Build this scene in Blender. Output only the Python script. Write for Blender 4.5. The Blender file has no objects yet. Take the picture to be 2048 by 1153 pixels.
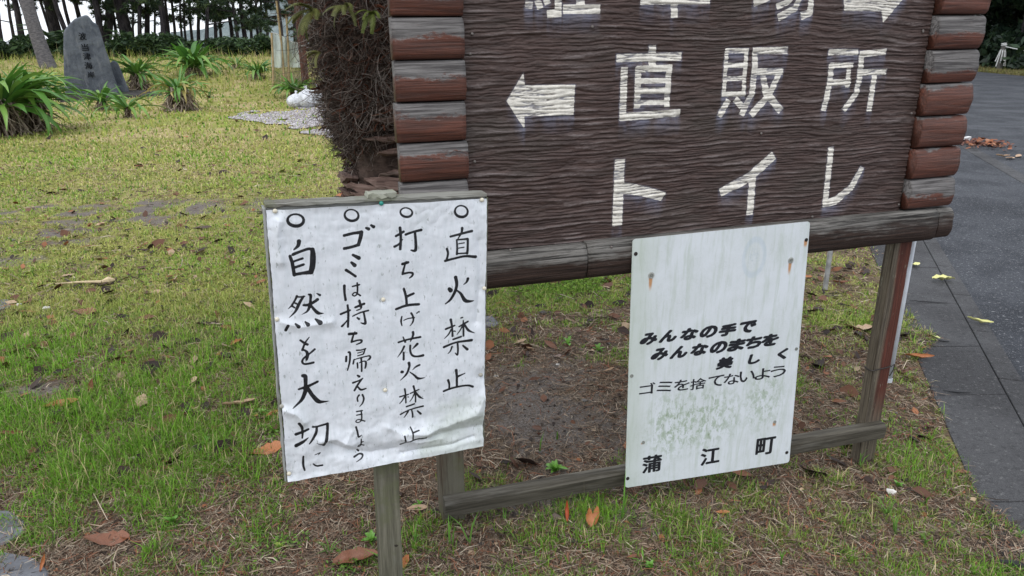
import bpy, math, random
import numpy as np
from mathutils import Vector, Matrix

# ------------------------------------------------------------------ camera, sky, sun, exposure
SC = bpy.context.scene
F_PX, CX, CY = 1450.0, 1024.0, 576.5          # focal length and centre in pixels of the 2048 wide photograph
_d = np.array([41., 4124., F_PX]); _d /= np.linalg.norm(_d)
_f = np.array([0., 0., 1.]); _y = _f - _d * (_f @ _d); _y /= np.linalg.norm(_y)
RW = np.stack([np.cross(_y, -_d), _y, -_d])   # camera axes (right, down, forward) -> world
CAM = np.array([0., 0., 1.5])                 # eye height 1.5 m

cam_data = bpy.data.cameras.new('camera')
cam = bpy.data.objects.new('camera', cam_data)
SC.collection.objects.link(cam)
m = Matrix.Identity(4)
for i in range(3):
    m[i][0] = RW[i][0]; m[i][1] = -RW[i][1]; m[i][2] = -RW[i][2]; m[i][3] = CAM[i]
cam.matrix_world = m
cam_data.sensor_width = 36.0
cam_data.lens = F_PX / 2048.0 * 36.0
cam_data.clip_start = 0.05
cam_data.clip_end = 2000.0
SC.camera = cam

world = bpy.data.worlds.new('World'); SC.world = world; world.use_nodes = True
wn = world.node_tree.nodes; wl = world.node_tree.links; wn.clear()
sky = wn.new('ShaderNodeTexSky'); sky.sky_type = 'NISHITA'; sky.sun_disc = False
sky.sun_elevation = math.radians(62); sky.sun_rotation = math.radians(200)
sky.air_density = 1.0; sky.dust_density = 3.0; sky.ozone_density = 1.0
mixw = wn.new('ShaderNodeMix'); mixw.data_type = 'RGBA'; mixw.inputs['Factor'].default_value = 0.86
mixw.inputs['B'].default_value = (12.6, 13.2, 14.2, 1)        # even cloud layer
bg = wn.new('ShaderNodeBackground'); bg.inputs['Strength'].default_value = 0.09
wo = wn.new('ShaderNodeOutputWorld')
wl.new(sky.outputs[0], mixw.inputs['A']); wl.new(mixw.outputs['Result'], bg.inputs[0]); wl.new(bg.outputs[0], wo.inputs[0])

sun_data = bpy.data.lights.new('sun', 'SUN'); sun_data.energy = 1.1; sun_data.angle = math.radians(35)
sun_data.color = (1.0, 0.97, 0.92)
sun = bpy.data.objects.new('sun', sun_data); SC.collection.objects.link(sun)
_az, _el = math.radians(200), math.radians(62)
sd = Vector((math.sin(_az) * math.cos(_el), math.cos(_az) * math.cos(_el), math.sin(_el)))   # towards the sun
sun.rotation_euler = sd.to_track_quat('Z', 'Y').to_euler()
SC.view_settings.view_transform = 'Standard'; SC.view_settings.look = 'None'
SC.view_settings.exposure = 0.3; SC.view_settings.gamma = 1.0; SC.view_settings.use_curve_mapping = False
SC.cycles.max_bounces = 6; SC.cycles.diffuse_bounces = 3; SC.cycles.transparent_max_bounces = 8
SC.cycles.use_denoising = True

# ------------------------------------------------------------------ helpers
rng = np.random.default_rng(7); random.seed(7)
COL = SC.collection

def tag(o, label=None, cat=None, group=None, kind=None):
    if label: o['label'] = label
    if cat: o['category'] = cat
    if group: o['group'] = group
    if kind: o['kind'] = kind
    return o
def empty(name, loc=(0, 0, 0), rot=(0, 0, 0)):
    o = bpy.data.objects.new(name, None); COL.objects.link(o); o.location = loc; o.rotation_euler = rot
    o.empty_display_size = 0.05
    return o
def link(name, me, mat=None, parent=None, world_coords=False):
    o = bpy.data.objects.new(name, me); COL.objects.link(o)
    if mat is not None and not me.materials: me.materials.append(mat)
    if parent is not None:
        o.parent = parent
        if world_coords: o.matrix_parent_inverse = parent_matrix(parent).inverted()
    return o
def parent_matrix(p):
    M = Matrix.LocRotScale(p.location, p.rotation_euler, p.scale)
    return (parent_matrix(p.parent) @ p.matrix_parent_inverse @ M) if p.parent else M
def mesh_np(name, V, quads=None, tris=None, smooth=False):
    V = np.asarray(V, np.float32).reshape(-1, 3)
    me = bpy.data.meshes.new(name)
    loops = []; starts = []; tot = []; n = 0
    if quads is not None and len(quads):
        q = np.asarray(quads, np.int32).reshape(-1, 4); loops.append(q.ravel())
        starts.append(n + 4 * np.arange(len(q))); tot.append(np.full(len(q), 4)); n += 4 * len(q)
    if tris is not None and len(tris):
        t = np.asarray(tris, np.int32).reshape(-1, 3); loops.append(t.ravel())
        starts.append(n + 3 * np.arange(len(t))); tot.append(np.full(len(t), 3)); n += 3 * len(t)
    L = np.concatenate(loops).astype(np.int32); S = np.concatenate(starts).astype(np.int32)
    me.vertices.add(len(V)); me.vertices.foreach_set('co', V.ravel())
    me.loops.add(len(L)); me.loops.foreach_set('vertex_index', L)
    me.polygons.add(len(S)); me.polygons.foreach_set('loop_start', S)
    me.update(calc_edges=True)
    me.polygons.foreach_set('use_smooth', np.full(len(S), bool(smooth)))
    return me
def set_col(me, name, C):
    a = me.color_attributes.new(name, 'FLOAT_COLOR', 'POINT')
    C = np.asarray(C, np.float32)
    if C.shape[1] == 3: C = np.concatenate([C, np.ones((len(C), 1), np.float32)], 1)
    a.data.foreach_set('color', C.ravel())
def set_val(me, name, v):
    a = me.attributes.new(name, 'FLOAT', 'POINT'); a.data.foreach_set('value', np.asarray(v, np.float32).ravel())
def mesh_py(name, V, Fs, smooth=False):
    me = bpy.data.meshes.new(name); me.from_pydata([tuple(v) for v in V], [], Fs); me.update()
    if smooth: me.polygons.foreach_set('use_smooth', [True] * len(me.polygons))
    return me
class MB:
    """collects simple shapes into one mesh"""
    def __init__(s): s.v = []; s.f = []
    def add(s, V, Fs):
        n = len(s.v); s.v += [tuple(map(float, p)) for p in V]; s.f += [tuple(i + n for i in q) for q in Fs]; return s
    def box(s, c, h, M=None, jit=0.0):
        """box centre c, half sizes h along the columns of M"""
        M = np.eye(3) if M is None else M
        P = []
        for x in (-1, 1):
            for y in (-1, 1):
                for z in (-1, 1):
                    q = np.array([x, y, z]) * h + (rng.normal(0, jit, 3) if jit else 0)
                    P.append(np.asarray(c) + M @ q)
        return s.add(P, [(0, 1, 3, 2), (4, 6, 7, 5), (0, 4, 5, 1), (2, 3, 7, 6), (0, 2, 6, 4), (1, 5, 7, 3)])
    def tube(s, pts, r, seg=8, cap=True):
        pts = [np.asarray(p, float) for p in pts]; k = len(pts)
        rs = [r] * k if np.isscalar(r) else r
        P = []; prev = None
        for i, p in enumerate(pts):
            t = pts[min(i + 1, k - 1)] - pts[max(i - 1, 0)]; t = t / (np.linalg.norm(t) + 1e-9)
            if prev is None:
                a = np.array([0, 0, 1.]) if abs(t[2]) < .9 else np.array([1., 0, 0])
                prev = np.cross(t, a)
            prev = prev - t * (prev @ t); prev /= np.linalg.norm(prev) + 1e-9; b = np.cross(t, prev)
            for j in range(seg):
                an = 2 * math.pi * j / seg
                P.append(p + rs[i] * (math.cos(an) * prev + math.sin(an) * b))
        Fs = []
        for i in range(k - 1):
            for j in range(seg):
                j2 = (j + 1) % seg
                Fs.append((i * seg + j, i * seg + j2, (i + 1) * seg + j2, (i + 1) * seg + j))
        if cap: Fs += [tuple(range(seg - 1, -1, -1)), tuple((k - 1) * seg + j for j in range(seg))]
        return s.add(P, Fs)
    def build(s, name, mat, parent=None, smooth=False, wc=True, bevel=0):
        me = mesh_py(name, s.v, s.f, smooth)
        o = link(name, me, mat, parent, wc)
        if bevel:
            b = o.modifiers.new('bevel', 'BEVEL'); b.width = bevel; b.segments = 2; b.limit_method = 'ANGLE'; b.angle_limit = math.radians(50)
        return o

def _hash(ix, iy, seed):
    h = (ix.astype(np.int64) * 374761393 + iy.astype(np.int64) * 668265263 + seed * 1442695041) & 0xffffffff
    h = ((h ^ (h >> 13)) * 1274126177) & 0xffffffff
    return (h ^ (h >> 16)) & 0xffffffff
def pn(x, y, seed=0):
    """gradient noise, about -1..1"""
    x = np.asarray(x, float); y = np.asarray(y, float)
    x, y = np.broadcast_arrays(x, y)
    ix = np.floor(x); iy = np.floor(y); fx = x - ix; fy = y - iy
    def g(dx, dy):
        a = _hash(ix + dx, iy + dy, seed) / 4294967296.0 * 2 * math.pi
        return np.cos(a) * (fx - dx) + np.sin(a) * (fy - dy)
    u = fx * fx * fx * (fx * (fx * 6 - 15) + 10); v = fy * fy * fy * (fy * (fy * 6 - 15) + 10)
    a = g(0, 0) * (1 - u) + g(1, 0) * u; b = g(0, 1) * (1 - u) + g(1, 1) * u
    return (a * (1 - v) + b * v) * 1.5
def fbm(x, y, seed=0, o=4):
    s = 0; a = 1; t = 0
    for i in range(o):
        s = s + a * pn(np.asarray(x) * 2 ** i, np.asarray(y) * 2 ** i, seed + i * 17); t += a; a *= .5
    return s / t
def ss(t): t = np.clip(t, 0, 1); return t * t * (3 - 2 * t)

# ---- surveying: where a line of sight of the photograph meets the ground or a plane (used to take measurements)
def ray(px, py):
    v = RW @ np.array([(px - CX) / F_PX, (py - CY) / F_PX, 1.0]); return v / np.linalg.norm(v)
def on_z(px, py, z):
    v = ray(px, py); return CAM + v * ((z - CAM[2]) / v[2])
def on_plane(px, py, P0, n):
    v = ray(px, py); return CAM + v * (((P0 - CAM) @ n) / (v @ n))

PAV_Z = -0.118
_a = on_z(1742, 500, PAV_Z); _b = on_z(1962, 1010, PAV_Z)
PDIR = (_a - _b)[:2]; PDIR /= np.linalg.norm(PDIR); PNRM = np.array([PDIR[1], -PDIR[0]]); P0 = _b[:2]
def pav_s(x, y): return (x - P0[0]) * PNRM[0] + (y - P0[1]) * PNRM[1]    # metres to the right of the pavement's near edge
def T(x, y, micro=True):
    """ground height"""
    x = np.asarray(x, float); y = np.asarray(y, float)
    s = pav_s(x, y)
    z = -0.125 * ss((s + 1.55) / 1.5) - 0.07 * ss((s - 0.01) / 0.07)
    z = z + 0.75 * ss((y - 17) / 12) * ss((-1 - x) / 4)
    z = z - 3.6 * ss((y - 44) / 26) * ss((12 - x) / 8)
    if micro:
        k = ss((-s) / 0.1) * (y < 30)
        z = z + k * (0.012 * fbm(x * 1.3, y * 1.3, 3, 3) + 0.006 * fbm(x * 7, y * 7, 5, 3))
        z = z + k * 0.05 * fbm(x * .15, y * .15, 8, 2) * ss((y - 5) / 6)
    return z
def gp(px, py):
    z = 0.0
    for _ in range(25):
        p = on_z(px, py, z); z = 0.5 * z + 0.5 * float(T(p[0], p[1]))
    return np.array([p[0], p[1], float(T(p[0], p[1]))])

# the big board's plane: origin at the left post's foot, U along the board, N into the scene
U = RW @ np.array([4976., -558., F_PX]); U[2] = 0; U /= np.linalg.norm(U); NN = np.array([-U[1], U[0], 0.0]); ZZ = np.array([0, 0, 1.0])
BL = on_z(900, 1050, 0.0)
BM = np.stack([U, NN, ZZ], 1)
def bw(u, n, z): return BL + U * u + NN * n + ZZ * z
def bloc(px, py, n=0.0):
    p = on_plane(px, py, BL + NN * n, NN); return float((p - BL) @ U), float(p[2])

# ------------------------------------------------------------------ materials
class NT:
    def __init__(s, name):
        s.m = bpy.data.materials.new(name); s.m.use_nodes = True; s.t = s.m.node_tree; s.n = s.t.nodes; s.l = s.t.links
        s.b = s.n['Principled BSDF']; s.b.inputs['Roughness'].default_value = 0.8
        s.b.inputs['Specular IOR Level'].default_value = 0.3
    def new(s, t, **k):
        n = s.n.new(t)
        for a, v in k.items(): setattr(n, a, v)
        return n
    def put(s, sock, v):
        if v is None: return
        if isinstance(v, bpy.types.NodeSocket): s.l.new(v, sock)
        elif isinstance(v, (tuple, list)) and len(v) == 3 and sock.type == 'RGBA': sock.default_value = (*v, 1)
        else: sock.default_value = v
    def co(s, kind='Object'): return s.new('ShaderNodeTexCoord').outputs[kind]
    def map(s, vec, scale=(1, 1, 1), loc=(0, 0, 0), rot=(0, 0, 0)):
        n = s.new('ShaderNodeMapping'); s.put(n.inputs[0], vec); s.put(n.inputs['Scale'], scale); s.put(n.inputs['Location'], loc); s.put(n.inputs['Rotation'], rot); return n.outputs[0]
    def noise(s, vec, scale=5, detail=4, rough=.55, dist=0):
        n = s.new('ShaderNodeTexNoise'); s.put(n.inputs['Vector'], vec); s.put(n.inputs['Scale'], scale); s.put(n.inputs['Detail'], detail)
        s.put(n.inputs['Roughness'], rough); s.put(n.inputs['Distortion'], dist); return n.outputs[0]
    def voro(s, vec, scale=5, feature='F1', out=0):
        n = s.new('ShaderNodeTexVoronoi', feature=feature); s.put(n.inputs['Vector'], vec); s.put(n.inputs['Scale'], scale); return n.outputs[out]
    def ramp(s, fac, stops):
        n = s.new('ShaderNodeValToRGB'); s.put(n.inputs[0], fac); e = n.color_ramp.elements
        while len(e) < len(stops): e.new(0.5)
        for i, (p, c) in enumerate(stops):
            e[i].position = p; e[i].color = (*c, 1) if isinstance(c, (tuple, list)) else (c, c, c, 1)
        return n.outputs[0]
    def rng(s, v, a, b, c=0, d=1):
        n = s.new('ShaderNodeMapRange'); n.interpolation_type = 'SMOOTHSTEP'
        for i, q in enumerate((v, a, b, c, d)): s.put(n.inputs[i], q)
        return n.outputs[0]
    def mix(s, f, a, b, mode='MIX'):
        n = s.new('ShaderNodeMix', data_type='RGBA', blend_type=mode); s.put(n.inputs['Factor'], f); s.put(n.inputs['A'], a); s.put(n.inputs['B'], b); return n.outputs['Result']
    def math(s, op, a, b=None):
        n = s.new('ShaderNodeMath', operation=op); s.put(n.inputs[0], a); s.put(n.inputs[1], b); return n.outputs[0]
    def attr(s, name, out='Color'):
        n = s.new('ShaderNodeAttribute'); n.attribute_name = name; return n.outputs[out]
    def rnd(s): return s.new('ShaderNodeObjectInfo').outputs['Random']
    def sep(s, vec):
        n = s.new('ShaderNodeSeparateXYZ'); s.put(n.inputs[0], vec); return n.outputs
    def bump(s, h, strength=.3, dist=.01):
        n = s.new('ShaderNodeBump'); s.put(n.inputs['Height'], h); s.put(n.inputs['Strength'], strength); s.put(n.inputs['Distance'], dist)
        s.l.new(n.outputs[0], s.b.inputs['Normal'])
    def out(s, col=None, rough=None, spec=None):
        s.put(s.b.inputs['Base Color'], col); s.put(s.b.inputs['Roughness'], rough); s.put(s.b.inputs['Specular IOR Level'], spec); return s.m

def m_wood(name, a, b, c, grey, axis=0, greyamt=(.45, .6), sc=1.0, moss=None, rough=.75):
    """planed or weathered timber; grain runs along the object's axis"""
    t = NT(name); v = t.co(); r = t.rnd()
    off = t.new('ShaderNodeVectorMath', operation='ADD'); t.put(off.inputs[0], v)
    cmb = t.new('ShaderNodeCombineXYZ'); t.put(cmb.inputs[0], t.math('MULTIPLY', r, 37.)); t.put(cmb.inputs[1], t.math('MULTIPLY', r, 91.)); t.l.new(cmb.outputs[0], off.inputs[1])
    v = off.outputs[0]
    s1 = [90 * sc] * 3; s1[axis] = 3.5 * sc; s2 = [14 * sc] * 3; s2[axis] = 3 * sc
    g = t.noise(t.map(v, tuple(s1)), 1, 5, .65, .4); w = t.noise(t.map(v, tuple(s2)), 1, 4, .6)
    base = t.ramp(g, [(.3, a), (.5, b), (.68, c)])
    gr = t.mix(g, [x * .55 for x in grey], grey)
    f = t.rng(t.math('ADD', w, t.math('MULTIPLY', t.math('SUBTRACT', g, .5), .35)), greyamt[0], greyamt[1])
    col = t.mix(f, base, gr)
    if moss is not None: col = t.mix(t.rng(t.noise(t.map(v, (9, 9, 9)), 1, 5, .7), .52, .66, 0, .6), col, moss)
    t.bump(t.math('ADD', g, t.math('MULTIPLY', w, .4)), .55, .004)
    return t.out(col, rough)

def m_attr(name, rough=.8, spec=.25, transl=0.0, attr='col'):
    t = NT(name); c = t.attr(attr); t.out(c, rough, spec)
    if transl:
        tr = t.new('ShaderNodeBsdfTranslucent'); t.l.new(c, tr.inputs[0]); mx = t.new('ShaderNodeMixShader'); mx.inputs[0].default_value = transl
        o = t.n['Material Output']; t.l.new(t.b.outputs[0], mx.inputs[1]); t.l.new(tr.outputs[0], mx.inputs[2]); t.l.new(mx.outputs[0], o.inputs[0])
    return t.m
def m_plain(name, col, rough=.7, spec=.3, var=.25, scale=20, metal=0):
    t = NT(name); n = t.noise(t.co(), scale, 4, .6)
    t.out(t.mix(t.rng(n, .3, .7), [x * (1 - var) for x in col], [min(1, x * (1 + var)) for x in col]), rough, spec); t.b.inputs['Metallic'].default_value = metal
    t.bump(n, .2, .004); return t.m

def azp(px, fwd):
    """a point on the ground at a forward distance, in the direction of a pixel column (taken near the tree line)"""
    v = ray(px, 100); p = CAM + v * (fwd / v[1]); return np.array([p[0], p[1], float(T(p[0], p[1]))])
# ------------------------------------------------------------------ the ground
PATCH = [(gp(*c), rx, ry) for c, rx, ry in (((60, 432), 1.5, .62), ((240, 425), 1.1, .50), ((390, 410), .8, .42), ((-10, 520), .9, .40), ((10, 650), .55, .35), ((60, 480), .8, .2), ((490, 430), .5, .14), ((60, 780), .25, .12))]
def bare_soil(x, y):
    b = 0
    for c, rx, ry in PATCH: b = b + np.exp(-(((x - c[0]) / rx) ** 2 + ((y - c[1]) / ry) ** 2))
    return b * np.clip(.62 + 2.2 * fbm(x * 2.0 + .3 * y, y * 3.4, 25, 4), .0, 1.35)
def green_amt(x, y):
    """how much living grass stands at a place, 0..1"""
    n = fbm(x * .9, y * .9, 21, 4); n2 = fbm(x * 4.2, y * 4.2, 22, 4)
    lush = ss((-.28 - x) / 1.0) * ss((y - 1.7) / .8)                    # thick grass on the left
    base = .31 + .46 * lush + .22 * ss((y - 3.0) / 1.2)
    bare = np.exp(-(((x - .12) / .38) ** 2 + ((y - 2.75) / .5) ** 2))    # worn dark soil under the board
    g = base + .40 * n + .62 * n2 - .5 * bare - .50 * bare_soil(x, y)
    g = g + .3 * ss((y - 7) / 3)
    return np.clip(g, 0, 1)
def soil_amt(x, y):
    bare = np.exp(-(((x - .12) / .42) ** 2 + ((y - 2.75) / .55) ** 2))
    foot = np.exp(-(((x - .35) / .8) ** 2 + ((y - 2.05) / .12) ** 2))
    return np.clip(.25 + .55 * fbm(x * 2.2, y * 2.2, 31, 4) + .75 * bare + .62 * bare_soil(x, y) + .5 * foot - .2 * ss((y - 6) / 3), 0, 1)

def axis_pts(segs):
    out = []
    for a, b, st in segs: out.append(np.arange(a, b - 1e-6, st))
    out.append([segs[-1][1]]); return np.concatenate(out)
gx = axis_pts([(-400, -60, 20), (-60, -16, 2), (-16, -5, .5), (-5, 4, .035), (4, 14, .5), (14, 60, 2), (60, 400, 20)])
gy = axis_pts([(-60, 0, 4), (0, 1, .2), (1, 6, .035), (6, 14, .12), (14, 40, .8), (40, 120, 4), (120, 600, 30)])
GX, GY = np.meshgrid(gx, gy); GZ = T(GX, GY)
nx, ny = len(gx), len(gy)
idx = np.arange(nx * ny).reshape(ny, nx)
Q = np.stack([idx[:-1, :-1], idx[:-1, 1:], idx[1:, 1:], idx[1:, :-1]], -1).reshape(-1, 4)
gme = mesh_np('ground', np.stack([GX, GY, GZ], -1).reshape(-1, 3), Q, smooth=True)
ga = green_amt(GX, GY).ravel(); sa = soil_amt(GX, GY).ravel()
set_col(gme, 'mask', np.stack([ga, sa, ss((GY.ravel() - 3.2) / 6)], 1))

t = NT('ground_soil_and_turf'); v = t.co()
mk = t.sep(t.attr('mask'))
fine = t.noise(v, 130, 5, .7); mid = t.noise(v, 18, 5, .65); big = t.noise(v, 1.1, 4, .6)
fibre = t.noise(t.map(v, (220, 26, 60), rot=(0, 0, .7)), 1, 3, .6); fibre2 = t.noise(t.map(v, (30, 240, 60), rot=(0, 0, .3)), 1, 3, .6)
straw = t.mix(t.rng(fibre, .35, .7), (.055, .036, .024), (.23, .17, .115))
straw = t.mix(t.rng(fibre2, .45, .75, 0, .7), straw, (.27, .20, .135))
soil = t.mix(t.rng(fine, .3, .7), (.07, .060, .054), (.26, .23, .21)); soil = t.mix(t.rng(fibre, .45, .75, 0, .6), soil, (.13, .09, .06))
f_soil = t.rng(t.math('ADD', mk[1], t.math('MULTIPLY', t.math('SUBTRACT', mid, .5), 1.6)), .42, .95)
c = t.mix(f_soil, straw, soil)
gn = t.math('ADD', mk[0], t.math('MULTIPLY', t.math('SUBTRACT', t.noise(v, 38, 6, .75), .5), 2.0))
grn = t.mix(t.rng(t.noise(v, 2.3, 5, .65), .4, .62), (.27, .32, .055), (.40, .37, .11))
grn = t.mix(t.rng(t.noise(v, 60, 3, .7), .35, .7), t.mix(.5, grn, (.03, .05, .01)), grn)
far_dry = t.mix(t.rng(t.noise(v, .7, 5, .6), .40, .60, .1, .8), grn, (.46, .36, .20))
grn = t.mix(mk[2], grn, far_dry)
c = t.mix(t.rng(gn, .25, .9, 0, .92), c, grn)
t.bump(t.math('ADD', t.math('MULTIPLY', fine, .6), mid), .8, .02)
M_GROUND = t.out(c, .95, .15)
tag(link('ground', gme, M_GROUND), kind='structure')

# ---- pavement slabs, kerb, road
def m_asphalt(name, dark, light, speck, sc=1.0, damp=True):
    t = NT(name); v = t.co()
    a = t.noise(v, 160 * sc, 4, .7); b = t.noise(v, 1.4, 5, .6); w = t.voro(v, 70 * sc)
    c = t.mix(t.rng(a, .3, .7), dark, light)
    c = t.mix(t.rng(b, .4, .65, 0, .45), c, [x * .62 for x in dark])
    c = t.mix(t.rng(w, .05, .25, .85, 0), c, speck)
    k2 = t.noise(v, 34, 4, .75); c = t.mix(t.rng(k2, .52, .62, 0, .6), c, [x * .6 for x in dark]); c = t.mix(t.rng(t.noise(v, 55, 3, .7), .60, .68, 0, .7), c, [x * 1.25 for x in speck])
    c = t.mix(t.rng(t.noise(v, 240, 2, .5), .68, .76, 0, .8), c, [x * 1.7 for x in speck])
    t.bump(t.math('ADD', a, t.math('MULTIPLY', w, .6)), .7, .006)
    return t.out(c, t.rng(b, .35, .65, .6, .85), .22)
M_SLAB = m_asphalt('worn_concrete', (.042, .042, .045), (.088, .088, .092), (.13, .13, .13), 1.6)
M_ROAD = m_asphalt('damp_asphalt', (.026, .029, .036), (.060, .065, .077), (.26, .265, .275))
M_KERB = m_asphalt('kerb_concrete', (.045, .045, .048), (.095, .095, .099), (.14, .14, .14), 2)
M_TAR = m_plain('black_tar', (.02, .02, .022), .6, .3)

def flat_quad(name, pts, z, thick, mat, parent, bevel=.006):
    pts = [np.asarray(p)[:2] for p in pts]; k = len(pts)
    V = [(p[0], p[1], z) for p in pts] + [(p[0], p[1], z - thick) for p in pts]
    Fs = [tuple(range(k)), tuple(range(2 * k - 1, k - 1, -1))] + [(i, i + k, (i + 1) % k + k, (i + 1) % k) for i in range(k)]
    a = sum(pts[i][0] * pts[(i + 1) % k][1] - pts[(i + 1) % k][0] * pts[i][1] for i in range(k))
    if a < 0: Fs = [tuple(reversed(q)) for q in Fs]
    o = link(name, mesh_py(name, V, Fs), mat, parent)
    if bevel:
        b = o.modifiers.new('bevel', 'BEVEL'); b.width = bevel; b.segments = 1
    return o
kA = on_z(1849, 486, PAV_Z)[:2]; kB = on_z(2048, 852, PAV_Z)[:2]
KD = (kA - kB) / np.linalg.norm(kA - kB); KN = np.array([KD[1], -KD[0]])
def on_line(P, D, y): return P + D * ((y - P[1]) / D[1])
pav = tag(empty('pavement', (0, 0, 0)), kind='structure')
jy = [on_z(*p, PAV_Z)[1] for p in ((1960, 1004), (1905, 790), (1850, 660), (1860, 607))]
step = .62
ys = [jy[0] - 2 * step * 1.25, jy[0] - .8, jy[0]]
ys += [jy[1], (jy[1] + jy[3]) / 2 - .05, jy[3]]
while ys[-1] < 12.5: ys.append(ys[-1] + .72)
for i in range(len(ys) - 1):
    y0, y1 = ys[i] + .003, ys[i + 1] - .003
    lef0, lef1 = on_line(P0, PDIR, y0), on_line(P0, PDIR, y1)
    r0, r1 = on_line(kB - KN * .002, KD, y0), on_line(kB - KN * .002, KD, y1)
    flat_quad('pavement_slab', [lef0, r0, r1, lef1], PAV_Z + rng.normal(0, .0015), .06, M_SLAB, pav, .002)
kerb = tag(empty('kerb', (0, 0, 0)), kind='structure')
KW = .105
a = 0.2
while a < 13:
    b = a + .6
    q0, q1 = on_line(kB, KD, a + .004), on_line(kB, KD, b - .004)
    flat_quad('kerb_stone', [q0 + KN * .003, q0 + KN * KW, q1 + KN * KW, q1 + KN * .003], PAV_Z + .001, .08, M_KERB, kerb, .003)
    a = b
R0 = on_line(kB + KN * (KW - .004), KD, -10); R1 = on_line(kB + KN * (KW - .004), KD, 13)
farL = on_z(1935, 141, -.14)[:2]; farR = on_z(2048, 152, -.14)[:2]; fd = (farR - farL) / np.linalg.norm(farR - farL)
# the carriageway is a sheet of its own, cut off along the kerb and along the far verge
rows = []
for yy in np.arange(-8, 60.1, 1.0):
    x0 = on_line(kB + KN * (KW - .004), KD, yy)[0]; x1 = 18.65 + .06 * (yy - 29); rows.append([(x0 + (x1 - x0) * k / 16 if x1 > x0 + .5 else x0 + .03 * k, yy) for k in range(17)])
V = [(x, y, PAV_Z - .014) for r_ in rows for (x, y) in r_]; K = 17
Fs = [(a * K + b, a * K + b + 1, (a + 1) * K + b + 1, (a + 1) * K + b) for a in range(len(rows) - 1) for b in range(K - 1)]
tag(link('road', mesh_py('road', V, Fs), M_ROAD), kind='structure')
# pale flush edging strip that crosses the road surface further back
e0, e1 = on_z(1905, 272, -.13)[:2], on_z(2100, 379, -.13)[:2]; ed = (e1 - e0) / np.linalg.norm(e1 - e0); en = np.array([ed[1], -ed[0]])
L0 = e0 - ed * 3
edg = tag(empty('edging_strip', (0, 0, 0)), kind='structure')
for i in range(20):
    a0 = L0 + ed * (.62 * i + .004); a1 = L0 + ed * (.62 * (i + 1) - .004)
    flat_quad('edging_stone', [a0, a1, a1 + en * .17, a0 + en * .17], PAV_Z - .006, .03, M_KERB, edg)
# tar seams that show on the slabs
for (x0, y0, x1, y1, w) in ((1886, 783, 1940, 788, 5), (1818, 602, 1895, 608, 4), (1878, 683, 1898, 685, 4)):
    p, q = on_z(x0, y0, PAV_Z)[:2], on_z(x1, y1, PAV_Z)[:2]; dd = (q - p) / np.linalg.norm(q - p); nn = np.array([dd[1], -dd[0]])
    hw = w * .0012; N = 9; pts = []
    for k in range(N): pts.append(p + (q - p) * k / (N - 1) + nn * hw * (.5 + random.random()) * math.sin(math.pi * (k + .5) / N))
    for k in range(N - 1, -1, -1): pts.append(p + (q - p) * k / (N - 1) - nn * hw * (.5 + random.random()) * math.sin(math.pi * (k + .5) / N))
    flat_quad('tar_seam', pts, PAV_Z + .006, .003, M_TAR, pav, 0)

# ---- flat slate stones let into the lawn
M_SLATE = m_plain('slate_stone', (.115, .12, .135), .6, .4, .3, 9)
STONES = [('slate paving stone at the bottom left edge, upper of the two', [(-60, 1030), (20, 1026), (52, 1045), (50, 1070), (10, 1092), (-60, 1098)]),
          ('slate paving stone at the bottom left edge, lower of the two', [(-60, 1112), (15, 1108), (70, 1120), (100, 1150), (90, 1190), (-60, 1200)]),
          ('small dark slate stone just right of the handwritten notice', [(930, 640), (985, 636), (998, 648), (990, 656), (940, 660)]),
          ('slate stone sunk in soil at the left edge of the lawn', [(-60, 603), (20, 602), (22, 616), (-5, 626), (-60, 630)])]
for lb, poly in STONES:
    P = [gp(*q) for q in poly]; c0 = np.mean(P, 0)
    o = flat_quad('slate_stone', [(p - c0)[:2] for p in P], .012, .05, M_SLATE, None, .006); o.location = c0
    tag(o, lb, 'stone')

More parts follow.
